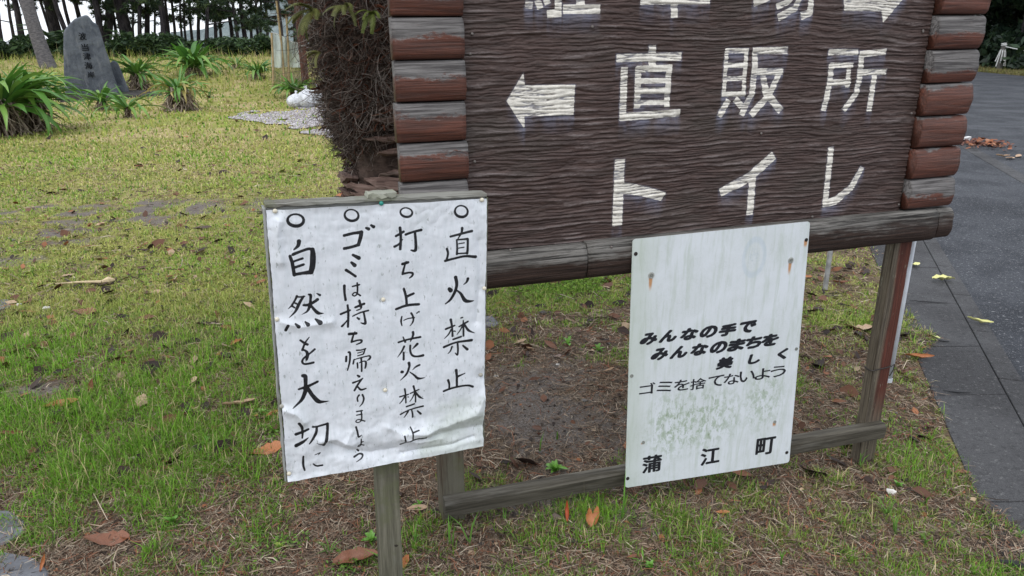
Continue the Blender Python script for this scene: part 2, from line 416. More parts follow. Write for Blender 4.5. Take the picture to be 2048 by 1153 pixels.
# ------------------------------------------------------------------ stroke data: lettering traced as brush strokes
class SDF:
    def __init__(s, X, Y): s.X = X; s.Y = Y; s.D = np.full(X.shape, .2, np.float32)
    def _win(s, x0, x1, y0, y1, pad):
        xs = s.X[0]; ys = s.Y[:, 0]
        i0, i1 = np.searchsorted(xs, [x0 - pad, x1 + pad]); j0, j1 = np.searchsorted(ys, [y0 - pad, y1 + pad])
        return slice(j0, j1), slice(i0, i1)
    def seg(s, p, q, r0, r1, square=False, pad=.03):
        w = s._win(min(p[0], q[0]), max(p[0], q[0]), min(p[1], q[1]), max(p[1], q[1]), pad + max(r0, r1))
        X = s.X[w] - p[0]; Y = s.Y[w] - p[1]
        if X.size == 0: return
        d = np.array(q) - np.array(p); L = max(np.hypot(*d), 1e-6); d = d / L
        a = X * d[0] + Y * d[1]; b = np.abs(-X * d[1] + Y * d[0])
        k = np.clip(a / L, 0, 1); r = r0 + (r1 - r0) * k
        if square: dist = np.maximum(np.abs(a - L / 2) - L / 2, b - r)
        else: dist = np.hypot(a - k * L, b) - r
        s.D[w] = np.minimum(s.D[w], dist)
    def poly(s, P, pad=.03):
        P = [np.array(p) for p in P]; A = np.array(P)
        w = s._win(A[:, 0].min(), A[:, 0].max(), A[:, 1].min(), A[:, 1].max(), pad)
        X = s.X[w]; Y = s.Y[w]; dist = np.full(X.shape, 9.); ins = np.zeros(X.shape, bool)
        for i in range(len(P)):
            p, q = P[i], P[(i + 1) % len(P)]; d = q - p; k = np.clip(((X - p[0]) * d[0] + (Y - p[1]) * d[1]) / (d @ d), 0, 1)
            dist = np.minimum(dist, np.hypot(X - p[0] - k * d[0], Y - p[1] - k * d[1]))
            c = ((p[1] > Y) != (q[1] > Y)) & (X < (q[0] - p[0]) * (Y - p[1]) / (q[1] - p[1] + 1e-12) + p[0]); ins ^= c
        s.D[w] = np.minimum(s.D[w], np.where(ins, -dist, dist))

# ------------------------------------------------------------------ the big brown direction board
board = empty('direction_board', tuple(BL), (0, 0, math.atan2(U[1], U[0])))
tag(board, 'large dark brown wooden direction board with white lettering and arrows, framed by half logs', 'sign')
def bchild(name, me, mat): o = link(name, me, mat, board); return o     # children in board coordinates (u, n, z)

def m_log(name, lo, hi):
    t = NT(name); g_ = t.sep(t.co('Generated')); v = t.co(); r = t.rnd()
    off = t.new('ShaderNodeVectorMath', operation='ADD'); t.put(off.inputs[0], v)
    cmb = t.new('ShaderNodeCombineXYZ')
    for i, k in enumerate((31., 77., 53.)): t.put(cmb.inputs[i], t.math('MULTIPLY', r, k))
    t.l.new(cmb.outputs[0], off.inputs[1]); vv = off.outputs[0]
    g1 = t.noise(t.map(vv, (5, 120, 120)), 1, 5, .7, .5); w1 = t.noise(t.map(vv, (7, 22, 22)), 1, 5, .65, .3); w2 = t.noise(t.map(vv, (60, 90, 90)), 1, 4, .7)
    red = t.mix(t.rng(g1, .3, .7), (.06, .021, .014), (.17, .058, .036))
    red = t.mix(t.rng(w1, .3, .7, 0, .5), red, (.05, .028, .022))
    gry = t.mix(t.rng(g1, .35, .65), (.055, .050, .050), (.20, .19, .185))
    edge = t.math('ADD', t.math('ADD', g_[2], t.math('MULTIPLY', t.math('SUBTRACT', w1, .5), .9)), t.math('ADD', t.math('MULTIPLY', t.math('SUBTRACT', r, .5), .5), t.math('MULTIPLY', t.math('SUBTRACT', w2, .5), .35)))
    fg = t.rng(edge, lo, hi)
    c = t.mix(fg, red, gry)
    c = t.mix(t.rng(t.noise(t.map(vv, (12, 60, 60)), 1, 4, .7), .64, .72, 0, .5), c, (.19, .15, .135))
    t.bump(t.math('ADD', g1, t.math('MULTIPLY', fg, -.5)), .8, .005)
    return t.out(c, t.rng(fg, 0, 1, .5, .8), .4)
M_LOG = m_log('stained_half_log', .52, .66); M_LOGR = m_log('redder_half_log', .72, .86); M_LOGG = m_log('greyed_half_log', .36, .50)

def half_log_mesh(u0, u1, h, depth, seed, sag=0.0, seg=14, nl=14, back=.012):
    """half round timber lying along u, flat side on n=0, bulging to -n; centre z=0"""
    V = []; Fs = []; r_ = np.random.default_rng(seed); ph = r_.random() * 9
    for i in range(nl + 1):
        u = u0 + (u1 - u0) * i / nl
        for j in range(seg + 1):
            a = -math.pi / 2 + math.pi * j / seg
            k = 1 + .03 * math.sin(u * 9 + ph + j) + .02 * math.sin(u * 23 + j * 1.7)
            z = math.sin(a) * h / 2; n = -(depth * .42 + max(math.cos(a), 0) ** .75 * depth * .62) * k
            V.append((u + (r_.random() - .5) * .002, n - .001, z + sag * math.sin(math.pi * i / nl)))
        V.append((u, back, h / 2)); V.append((u, back, -h / 2))
    K = seg + 3
    for i in range(nl):
        for j in range(K):
            j2 = (j + 1) % K
            Fs.append((i * K + j, (i + 1) * K + j, (i + 1) * K + j2, i * K + j2))
    Fs.append(tuple(range(K))); Fs.append(tuple(nl * K + j for j in range(K - 1, -1, -1)))
    me = mesh_py('half_log', V, Fs, True)
    return me
ZJ = [.918 + .1038 * k for k in range(10)]
uL0, uL1, uR0, uR1 = -.095, .088, 1.612, 1.80
log_cols = ((uL0, uL1), (uR0, uR1))
for ci, (u0, u1) in enumerate(log_cols):
    variants = [half_log_mesh(-(u1 - u0) / 2, (u1 - u0) / 2, .1005, .036, 3 + k + 10 * ci) for k in range(4)]
    for k in range(len(ZJ) - 1):
        mm = M_LOG if ci == 0 else (M_LOGR if 0 < k < 4 else M_LOGG if 4 <= k < 7 else M_LOG)
        me_ = variants[(k * 3 + ci) % 4].copy(); o = bchild('log', me_, mm)
        o.location = ((u0 + u1) / 2 + rng.normal(0, .0015), 0, (ZJ[k] + ZJ[k + 1]) / 2); o.rotation_euler = (rng.normal(0, .02), 0, rng.normal(0, .004))
M_DARKWOOD = m_wood('dark_stained_timber', (.022, .016, .013), (.045, .032, .027), (.07, .052, .045), (.14, .13, .12), 0, (.54, .7))
for (u0, u1) in log_cols: MB().box(((u0 + u1) / 2 + .004, .028, 1.4), ((u1 - u0) / 2 - .004, .014, .47)).build('backing_board', M_DARKWOOD, board, wc=False)

# bottom and top rails: half logs, weathered, butted end to end
t = NT('weathered_rail'); v = t.co()
g1 = t.noise(t.map(v, (4, 110, 110)), 1, 6, .72, .6); w1 = t.noise(t.map(v, (3, 26, 26)), 1, 5, .7, .5); w2 = t.noise(t.map(v, (18, 60, 60)), 1, 5, .75)
zz = t.sep(t.co('Generated'))[2]
brn = t.mix(t.rng(g1, .3, .7), (.016, .010, .008), (.055, .032, .024)); gry = t.mix(t.rng(g1, .38, .62), (.030, .028, .026), (.21, .20, .185))
fg = t.rng(t.math('ADD', t.math('MULTIPLY', t.math('SUBTRACT', zz, .5), .55), t.math('ADD', t.math('MULTIPLY', w1, .7), t.math('MULTIPLY', w2, .3))), .47, .70)
c = t.mix(fg, brn, gry); c = t.mix(t.rng(t.noise(t.map(v, (2.2, 70, 70)), 1, 3, .6), .66, .70, 0, .95), c, (.012, .010, .009))
t.bump(t.math('ADD', g1, t.math('MULTIPLY', t.noise(t.map(v, (2.2, 70, 70)), 1, 3, .6), 1.)), 1.0, .006)
M_RAIL = t.out(c, .8, .3)
for (u0, u1, z, h, sd_) in ((-.095, .437, .856, .108, 41), (.441, 1.745, .858, .112, 42), (1.749, 1.812, .860, .106, 43), (-.11, 1.83, ZJ[-1] + .056, .11, 44)):
    o = bchild('rail', half_log_mesh(u0, u1, h, .045, sd_, nl=40), M_RAIL); o.location = (0, 0, z)

# panel with embossed ridges
pu = np.arange(uL1 + .001, uR0 - .001, .0032); pz = np.arange(.912, ZJ[-1] + .002, .0016)
PU, PZ = np.meshgrid(pu, pz)
def ridges(u, z):
    w = z + .016 * fbm(u * 2.2, z * 2.4, 51, 3) + .0035 * fbm(u * 7, z * 9, 52, 2) + .012 * u * .0
    a = pn(u * 3.6, w * 76, 53) + .32 * pn(u * 12, w * 150, 54) + .15 * pn(u * 40, w * 160, 55)
    return .0066 * np.clip(np.abs(a), 0, 1) ** .55 + .0007 * pn(u * 130, w * 300, 56)
PH = ridges(PU, PZ)
S = SDF(PU, PZ)
def B(p): return bloc(p[0], p[1], -.004)
PXM = np.hypot(*(np.array(B((1400, 200))) - np.array(B((1401, 200)))))     # metres per photo pixel, about
def bs(pts, w, square=True):
    """painted bar: pixel polyline and pixel width(s)"""
    ws = [w] * len(pts) if np.isscalar(w) else w
    q = [np.array(B(p)) for p in pts]
    for i in range(len(q) - 1):
        dpx = np.hypot(pts[i + 1][0] - pts[i][0], pts[i + 1][1] - pts[i][1]); sc = np.hypot(*(q[i + 1] - q[i])) / dpx
        horiz = abs(pts[i + 1][0] - pts[i][0]) > abs(pts[i + 1][1] - pts[i][1])
        sc2 = .00166 if horiz else .00160
        S.seg(q[i], q[i + 1], ws[i] / 2 * sc2, ws[i + 1] / 2 * sc2, square)
        if i and square: S.seg(q[i], q[i] + 1e-5, ws[i] / 2 * sc2, ws[i] / 2 * sc2, False)
# arrow left
S.poly([B(p) for p in ((1013, 203), (1047, 146), (1050, 171), (1150, 170), (1147, 230), (1049, 233), (1049, 259))])
# CHOKU
bs([(1305, 91), (1304, 135)], 14); bs([(1233, 117), (1363, 113)], 13); bs([(1249, 135), (1245, 241)], 13); bs([(1240, 235), (1360, 226)], 13)
bs([(1277, 134), (1274, 217)], 12); bs([(1338, 133), (1333, 214)], 11); bs([(1272, 139), (1344, 136)], 11); bs([(1277, 163), (1337, 161)], 9); bs([(1277, 183), (1335, 181)], 10); bs([(1272, 206), (1335, 205)], 8)
# HAN
bs([(1454, 98), (1447, 194)], 8); bs([(1493, 100), (1486, 194)], 8); bs([(1451, 102), (1497, 102)], 8); bs([(1450, 131), (1492, 131)], 8); bs([(1448, 158), (1490, 157)], 8); bs([(1444, 189), (1489, 188)], 9)
bs([(1457, 200), (1438, 234)], 12); bs([(1470, 198), (1484, 214)], 12)
bs([(1505, 103), (1576, 101)], 12); bs([(1511, 98), (1508, 154), (1503, 190), (1482, 231)], 12)
bs([(1504, 144), (1566, 144)], 12); bs([(1558, 148), (1538, 191), (1501, 231)], [11, 13, 14]); bs([(1526, 149), (1531, 184), (1562, 223)], [11, 14, 14])
# JO
bs([(1657, 105), (1716, 105)], 11); bs([(1659, 131), (1706, 131)], 9); bs([(1663, 128), (1660, 163), (1647, 222)], 12); bs([(1699, 130), (1694, 176)], 10); bs([(1655, 166), (1701, 165)], 11)
bs([(1719, 109), (1772, 104)], 11); bs([(1724, 104), (1719, 156), (1712, 188), (1687, 221)], 12); bs([(1717, 146), (1773, 144)], 11); bs([(1749, 148), (1738, 223)], 12)
# TO I RE
bs([(1240, 319), (1234, 452)], 20); S.poly([B(p) for p in ((1240, 366), (1262, 367), (1297, 375), (1332, 386), (1322, 402), (1275, 391), (1240, 388))])
bs([(1548, 311), (1496, 357), (1440, 386)], [18, 18, 16]); bs([(1505, 356), (1499, 430)], 15)
bs([(1662, 295), (1650, 412)], 13); bs([(1645, 410), (1672, 401), (1702, 376), (1725, 335)], [15, 17, 14, 11])
# top row: CHU SHA JO and the right arrow (its upper part lies above the photograph)
bs([(1126, 19), (1200, 19)], 14); bs([(1162, -64), (1161, 16)], 15); bs([(1130, -62), (1196, -64)], 11); bs([(1132, -24), (1192, -26)], 11); bs([(1152, -92), (1166, -78)], 12)
bs([(1059, 2), (1057, 18)], 13); bs([(1075, 0), (1081, 18)], 11); bs([(1092, -2), (1096, 9)], 11); bs([(1117, -22), (1116, 30)], 12); bs([(1094, 29), (1122, 26)], 12)
bs([(1062, -86), (1060, -24)], 11); bs([(1060, -84), (1112, -86)], 9); bs([(1062, -64), (1106, -66)], 8); bs([(1062, -45), (1106, -47)], 8); bs([(1058, -24), (1118, -26)], 9); bs([(1084, -84), (1083, -26)], 9)
bs([(1281, 3), (1420, 2)], 11); bs([(1350, -96), (1348, 36)], 13); bs([(1286, -78), (1414, -80)], 10); bs([(1302, -58), (1300, -14)], 10); bs([(1398, -59), (1395, -15)], 10); bs([(1300, -57), (1400, -59)], 9); bs([(1300, -37), (1398, -38)], 8); bs([(1300, -15), (1396, -16)], 9)
bs([(1507, 8), (1538, -6)], 12); bs([(1524, -80), (1522, 2)], 11); bs([(1504, -52), (1544, -54)], 10); bs([(1556, 36), (1590, 18), (1604, -16)], [13, 12, 10]); bs([(1553, 14), (1577, 4), (1590, -16)], [11, 10, 9]); bs([(1624, -16), (1620, 26), (1602, 33)], [12, 12, 14])
bs([(1546, -16), (1628, -18)], 10); bs([(1562, -82), (1560, -36)], 9); bs([(1612, -83), (1609, -37)], 9); bs([(1560, -82), (1614, -83)], 9); bs([(1560, -60), (1611, -60)], 8); bs([(1560, -38), (1612, -39)], 8)
S.poly([B(p) for p in ((1688, -42), (1766, -43), (1770, -72), (1815, -12), (1766, 46), (1763, 23), (1688, 22))])
D = S.D
# chalk washed out of the paint below and around the letters
sh = np.zeros_like(D); acc = np.full_like(D, .2)
for k in range(0, 34, 2):
    Dk = np.full_like(D, .2); Dk[:D.shape[0] - k or None] = D[k:]; acc = np.minimum(acc, np.maximum(Dk, 0) * 4.5 + k * .0016 * .35)
wash = np.exp(-np.clip(acc, 0, .2) / .013)
nv = PU.size; ii = np.arange(nv).reshape(PU.shape)
Qp = np.stack([ii[:-1, :-1], ii[:-1, 1:], ii[1:, 1:], ii[1:, :-1]], -1).reshape(-1, 4)
Vp = np.stack([PU, -.001 - PH, PZ], -1).reshape(-1, 3)
pme = mesh_np('panel', Vp, Qp, smooth=True)
set_col(pme, 'sign', np.stack([np.clip(D / .02 + .5, 0, 1).ravel(), wash.ravel(), (PH / .0071).ravel()], 1))
t = NT('ridged_brown_panel'); v = t.co(); a_ = t.sep(t.attr('sign'))
gn = t.noise(t.map(v, (14, 90, 160)), 1, 5, .7); fn = t.noise(v, 300, 3, .6); bn = t.noise(t.map(v, (3, 3, 7)), 1, 4, .6)
brown = t.mix(t.rng(gn, .3, .7), (.030, .017, .014), (.082, .051, .044))
brown = t.mix(t.rng(bn, .45, .7, 0, .6), brown, (.050, .040, .033))
brown = t.mix(t.math('MULTIPLY', t.rng(a_[2], .5, .9), t.rng(gn, .38, .6, 0, .8)), brown, (.19, .16, .155))  # highlights on the ridge crests painted into the colour, broken up by grain
wsh = t.math('MULTIPLY', t.rng(a_[1], .05, 1.1, 0, .75), t.rng(t.noise(t.map(v, (22, 22, 12)), 1, 5, .65), .34, .64, .12, 1))
brown = t.mix(wsh, brown, (.15, .16, .225))
paint = t.mix(t.rng(t.noise(v, 60, 4, .7), .35, .7), (.60, .57, .51), (.76, .73, .66))
dd = t.math('ADD', t.math('MULTIPLY', t.math('SUBTRACT', a_[0], .5), .02), t.math('MULTIPLY', t.math('SUBTRACT', t.noise(t.map(v, (120, 90, 320)), 1, 3, .6), .5), .0028))
fp = t.rng(dd, -.0004, .0005, 1, 0)
thin = t.rng(a_[2], .12, .34)                                  # paint misses the bottom of the grooves
fp = t.math('MULTIPLY', fp, t.math('ADD', .25, t.math('MULTIPLY', thin, .75)))
c = t.mix(fp, brown, paint); t.bump(t.math('ADD', gn, t.math('MULTIPLY', fn, .4)), .35, .002)
M_PANEL = t.out(c, .62, .4)
bchild('panel', pme, M_PANEL)
mb = MB().box(((uL1 + uR0) / 2, .012, 1.385), ((uR0 - uL1) / 2, .008, .475)); mb.build('panel_back', M_DARKWOOD, board, wc=False)
# nails in the panel
M_NAIL = m_plain('dull_nail', (.16, .14, .13), .5, .5, metal=.3); M_RUST = m_plain('rusty_nail', (.10, .045, .02), .8, .2)
nail_me = MB().tube([(0, .002, 0), (0, -.0015, 0), (0, -.0028, 0)], [.0042, .004, .0022], 8)
nme = mesh_py('nail', nail_me.v, nail_me.f, True); nme.materials.append(M_NAIL)
for p in ((943, 68), (939, 108), (948, 323), (1183, 54), (1520, 267), (1843, 64), (1820, 227), (1795, 409), (1843, 62), (1622, 433)):
    u, z = bloc(*p); o = bchild('nail', nme, None); o.location = (u, -.006, z)
for p in ((1020, 500), (1222, 494)):
    u, z = bloc(*p, -.04); o = bchild('nail', nme, None); o.location = (u, -.043, z)

M_POST = m_wood('weathered_post', (.030, .022, .016), (.085, .065, .046), (.12, .095, .070), (.16, .15, .115), 2, (.42, .62), moss=(.10, .105, .055))
M_POSTR = None
t = NT('half_stained_post'); v = t.co(); g1 = t.noise(t.map(v, (110, 110, 4)), 1, 5, .7, .4); w1 = t.noise(t.map(v, (16, 16, 2.5)), 1, 4, .6)
xs = t.sep(v)[0]
old = t.mix(t.rng(g1, .3, .7), (.05, .040, .030), (.155, .13, .095)); red = t.mix(t.rng(g1, .3, .7), (.050, .016, .011), (.12, .038, .025))
f = t.rng(t.math('ADD', xs, t.math('MULTIPLY', t.math('SUBTRACT', w1, .5), .05)), -.022, -.006)
zf = t.rng(t.math('ADD', t.sep(v)[2], t.math('MULTIPLY', w1, .2)), .15, .34)
c = t.mix(t.math('MULTIPLY', f, zf), old, red); c = t.mix(t.rng(t.noise(t.map(v, (60, 60, 14)), 1, 5, .75), .6, .68, 0, .6), c, (.22, .22, .17))
t.bump(g1, .7, .004); M_POSTR = t.out(c, .7, .3)
def post_mesh(hu, hn, z0, z1, lean_u=0, crack=None):
    V = []; Fs = []; N = 24
    for i in range(N + 1):
        z = z0 + (z1 - z0) * i / N; du = lean_u * (z - z0) / (z1 - z0)
        prof = [(-hu, -hn), (crack - .0035, -hn), (crack, -hn + .014), (crack + .0035, -hn), (hu, -hn), (hu, hn), (-hu, hn)] if crack is not None else [(-hu, -hn), (hu, -hn), (hu, hn), (-hu, hn)]
        for (a, b) in prof: V.append((a + du + rng.normal(0, .0006), b + rng.normal(0, .0006), z))
    K = len(prof)
    for i in range(N):
        for j in range(K): Fs.append((i * K + j, i * K + (j + 1) % K, (i + 1) * K + (j + 1) % K, (i + 1) * K + j))
    Fs.append(tuple(range(K))); Fs.append(tuple(N * K + j for j in range(K - 1, -1, -1)))
    return mesh_py('post', V, [tuple(reversed(q)) for q in Fs])
o = bchild('post', post_mesh(.037, .04, -.25, .83), M_POST); o.location = (.018, .045, 0)
o.modifiers.new('bevel', 'BEVEL').width = .003
o = bchild('post', post_mesh(.040, .018, -.4, .84, -.004, crack=-.037), M_POSTR); o.location = (1.662, .019, 0)
tr = bchild('post', post_mesh(.037, .04, .83, 1.9), M_POST); tr.location = (.018, .085, 0); tr['label'] = 'upper length of the left post behind the half logs'
tr = bchild('post', post_mesh(.043, .045, .84, 1.9), M_POSTR); tr.location = (1.655, .09, 0); tr['label'] = 'upper length of the right post behind the half logs'
M_XRAIL = m_wood('grey_cross_rail', (.022, .020, .015), (.062, .055, .042), (.11, .10, .08), (.16, .15, .13), 0, (.5, .7))
a1 = bloc(888, 1000, -.02); a2 = bloc(1768, 846, -.02); b1 = bloc(890, 1031, -.02); b2 = bloc(1765, 872, -.02)
L_ = a2[0] - a1[0]; ang = math.atan2((a2[1] + b2[1]) / 2 - (a1[1] + b1[1]) / 2, L_); hh = ((a1[1] - b1[1]) + (a2[1] - b2[1])) / 4
me = MB()
N = 30; V = []; Fs = []
for i in range(N + 1):
    s_ = L_ * i / N
    for (n_, z_) in ((-.021, -hh), (-.0215, hh * .55), (-.012, hh), (.018, hh), (.018, -hh)): V.append((s_, n_ + rng.normal(0, .0006), z_ + rng.normal(0, .0006)))
for i in range(N):
    for j in range(5): Fs.append((i * 5 + j, i * 5 + (j + 1) % 5, (i + 1) * 5 + (j + 1) % 5, (i + 1) * 5 + j))
Fs += [(0, 1, 2, 3, 4), tuple(N * 5 + j for j in (4, 3, 2, 1, 0))]
o = bchild('cross_rail', mesh_py('cross_rail', V, [tuple(reversed(q)) for q in Fs]), M_XRAIL); o.location = (a1[0], -.014, (a1[1] + b1[1]) / 2); o.rotation_euler = (0, -ang, 0)
# thin wire tied round the right post, and the white pipe standing behind it
M_WIRE = m_plain('dark_wire', (.03, .025, .022), .6, .4)
wu, wz = bloc(1757, 738, 0)
pts = []
for k in range(15):
    a = 2 * math.pi * k / 14
    c_, s_ = math.cos(a), math.sin(a)
    pts.append((1.659 + .044 * np.sign(c_) * abs(c_) ** .35, .019 + .022 * np.sign(s_) * abs(s_) ** .35, wz + .006 * c_))
mb = MB().tube(pts, .0022, 6)
mb.tube([(1.702, .0, wz), (1.722, .004, wz + .005), (1.728, .01, wz - .02), (1.715, .01, wz - .045), (1.703, .012, wz - .03)], .0022, 6)
o = mb.build('wire', M_WIRE, board, wc=False)
M_PIPE = m_plain('white_pipe', (.55, .58, .62), .5, .4, .1)
q0, q1 = bloc(1824, 520, .09), bloc(1781, 765, .09)
w0, w1_ = bw(q0[0], .10, q0[1] + .12), bw(q1[0], .10, q1[1] - .0)
mb = MB().tube([w1_, w1_ * .5 + w0 * .5, w0], .011, 10)
pipe = empty('pipe', tuple(w1_)); tag(pipe, 'thin white plastic pipe wired upright behind the right post of the brown board', 'pipe')
mb.build('pipe_tube', M_PIPE, pipe, smooth=True)
mb = MB().tube([w1_ + np.array([0, 0, -.002]), w1_ + np.array([0, 0, .014])], .0135, 10); mb.build('end_cap', M_PIPE, pipe)

# ------------------------------------------------------------------ white handwritten notice
WM = np.array([[0.9274, -0.3724, 0.0351], [0.3717, 0.928, 0.0264], [-0.0424, -0.0114, 0.999]])
WC = np.array([-0.29678661, 1.55832198, 0.83520655]); WW, WH = .4854, .6487
def as_matrix(M3, c):
    M = Matrix.Identity(4)
    for i in range(3):
        for j in range(3): M[i][j] = M3[i][j]
        M[i][3] = c[i]
    return M
note = empty('notice_board'); note.matrix_world = as_matrix(WM, WC)
note.location = tuple(WC); note.rotation_euler = note.matrix_world.to_euler()
tag(note, 'white notice with four columns of black brush lettering, pinned to a board on one post', 'sign')
def wloc(px, py, n=-.004):
    p = on_plane(px, py, WC + WM[:, 1] * n, WM[:, 1]) - WC
    return np.array([p @ WM[:, 0], p @ WM[:, 2]])
sx = np.arange(-WW / 2 + .0005, WW / 2, .00125); sz = np.arange(-WH / 2 - .002, WH / 2 - .008, .00125)
SX, SZ = np.meshgrid(sx, sz)
S = SDF(SX, SZ)
HW = []
def hz(ox, oy, s, strokes):
    """strokes as seen in an enlargement: origin, scale, then [x, y, w, x, y, w, ...] per stroke"""
    for st in strokes:
        a = np.array(st, float).reshape(-1, 3)
        P = [wloc(ox + x / s, oy + y / s) for x, y, w in a]; R = [w / s / 2 * .00126 for x, y, w in a]
        if len(P) == 1: S.seg(P[0], P[0] + 1e-6, R[0], R[0]); continue
        # smooth the polyline
        if len(P) > 2:
            Q, RR = [], []
            for i in range(len(P) - 1):
                p0, p1, p2, p3 = P[max(i - 1, 0)], P[i], P[i + 1], P[min(i + 2, len(P) - 1)]
                for k in range(5):
                    u = k / 5
                    Q.append(.5 * (2 * p1 + (p2 - p0) * u + (2 * p0 - 5 * p1 + 4 * p2 - p3) * u * u + (3 * p1 - p0 - 3 * p2 + p3) * u ** 3)); RR.append(R[i] + (R[i + 1] - R[i]) * u)
            Q.append(P[-1]); RR.append(R[-1]); P, R = Q, RR
        for i in range(len(P) - 1): S.seg(P[i], P[i + 1], R[i], R[i + 1])
def circ(cx, cy, rx, ry, w, wob=0.06, ph=0):
    o = []
    for k in range(17):
        a = 2 * math.pi * k / 16 + ph; rr = 1 + wob * math.sin(2 * a + 1)
        o += [cx + rx * rr * math.cos(a), cy + ry * rr * math.sin(a), w * (1 + .3 * math.sin(a + ph))]
    return o
hz(520, 370, 4.6125, [circ(322, 310, 70, 57, 22), circ(835, 269, 60, 55, 18),
 [352, 505, 34, 345, 545, 28, 305, 583, 10], [268, 640, 24, 290, 705, 28, 308, 815, 28], [298, 625, 26, 370, 597, 22, 440, 575, 24, 475, 582, 26], [475, 580, 34, 480, 650, 46, 475, 740, 46, 460, 790, 40], [308, 812, 26, 380, 800, 26, 465, 790, 38], [303, 690, 18, 385, 664, 20], [312, 746, 22, 393, 720, 22],
 [767, 455, 24, 850, 436, 24, 925, 425, 28], [925, 424, 32, 915, 480, 32, 897, 540, 28], [768, 575, 26, 830, 562, 24, 900, 540, 26], [968, 385, 20, 990, 394, 28], [1014, 360, 20, 1036, 374, 28],
 [847, 633, 22, 900, 660, 34], [834, 702, 22, 862, 727, 34], [785, 772, 26, 830, 800, 22, 870, 828, 22],
 [768, 915, 24, 770, 980, 20, 780, 1045, 22], [843, 921, 14, 905, 905, 16], [885, 888, 14, 889, 945, 16, 885, 990, 14, 862, 1010, 12, 843, 996, 12, 870, 978, 12, 915, 1006, 16]])
hz(740, 370, 4.6125, [circ(320, 243, 51, 43, 16), circ(825, 236, 57, 54, 19),
 [262, 385, 26, 270, 480, 22, 264, 578, 24], [225, 460, 20, 295, 420, 22], [212, 556, 22, 250, 535, 18, 287, 490, 8], [315, 446, 22, 380, 422, 20, 456, 402, 24], [398, 425, 22, 405, 500, 24, 404, 588, 28, 362, 588, 12],
 [285, 715, 26, 335, 700, 24], [318, 690, 10, 300, 750, 18, 288, 808, 22], [288, 808, 20, 345, 795, 18, 380, 802, 20, 372, 828, 18, 348, 846, 10],
 [300, 945, 22, 320, 1020, 24, 325, 1090, 22], [335, 1012, 24, 388, 988, 22], [228, 1130, 22, 330, 1095, 24, 435, 1085, 24],
 [725, 465, 20, 820, 440, 20, 922, 416, 24], [832, 390, 26, 825, 430, 20, 788, 490, 8], [780, 495, 16, 785, 560, 18, 782, 625, 20], [785, 495, 14, 880, 485, 18], [882, 488, 22, 882, 560, 22, 878, 618, 24], [785, 620, 14, 878, 616, 16], [800, 530, 11, 850, 522, 11], [800, 570, 11, 848, 562, 11],
 [692, 578, 22, 702, 620, 20, 690, 680, 20], [678, 688, 24, 760, 666, 20, 860, 645, 22, 957, 652, 28],
 [715, 945, 34, 727, 958, 40], [772, 838, 32, 782, 900, 30, 770, 960, 28, 730, 1040, 24, 680, 1083, 10], [885, 852, 28, 875, 880, 20, 845, 907, 6], [785, 958, 14, 822, 990, 24, 858, 1048, 36, 895, 1060, 28, 943, 1055, 8]])
hz(560, 580, 11.53, [[370, 105, 50, 330, 200, 42, 270, 300, 45, 230, 350, 30, 165, 405, 8], [370, 112, 35, 430, 122, 38, 550, 105, 30], [525, 110, 45, 450, 230, 60, 380, 380, 62, 320, 480, 45, 190, 605, 6], [345, 268, 40, 385, 290, 30], [280, 340, 45, 320, 370, 35],
 [640, 62, 36, 688, 85, 60, 685, 180, 52, 680, 290, 64, 645, 400, 58, 600, 465, 40, 480, 532, 6], [530, 312, 50, 620, 312, 62, 720, 270, 60, 845, 185, 66], [690, 310, 46, 760, 400, 60, 850, 485, 74, 920, 498, 44, 995, 495, 6], [828, 45, 24, 900, 82, 54],
 [168, 772, 64, 125, 876, 62], [335, 725, 36, 415, 792, 76], [565, 690, 36, 625, 745, 84], [800, 630, 40, 900, 700, 104]])
hz(540, 600, 6.404, [[380, 488, 26, 425, 520, 28, 468, 542, 32], [492, 448, 12, 440, 520, 22, 403, 612, 28], [403, 606, 22, 450, 625, 28, 470, 670, 42, 458, 735, 28], [560, 605, 28, 500, 655, 22, 430, 708, 24, 402, 758, 26, 435, 790, 26, 545, 773, 30],
 [415, 940, 44, 443, 952, 50, 447, 1040, 42, 440, 1112, 44], [362, 1112, 26, 470, 1075, 36, 598, 1015, 30],
 [980, 46, 26, 990, 150, 28, 985, 318, 28], [895, 160, 28, 1012, 110, 24], [908, 312, 28, 950, 270, 20, 990, 215, 8], [1080, 72, 28, 1190, 26, 30], [1130, -12, 30, 1152, 70, 30], [1095, 112, 16, 1150, 90, 16], [1045, 186, 16, 1140, 140, 20, 1243, 112, 24], [1185, 140, 22, 1197, 200, 24, 1203, 275, 34, 1145, 268, 10], [1103, 205, 22, 1125, 220, 28],
 [1000, 410, 36, 1088, 402, 34], [1072, 378, 12, 1045, 450, 24, 1030, 514, 26], [1030, 514, 24, 1110, 490, 22, 1158, 492, 26, 1150, 520, 24, 1095, 545, 16],
 [1108, 940, 24, 1130, 954, 30], [1050, 1030, 28, 1110, 1010, 20, 1175, 975, 14], [1170, 980, 16, 1120, 1040, 26, 1068, 1128, 26], [1105, 1075, 18, 1150, 1120, 28, 1213, 1105, 20]])
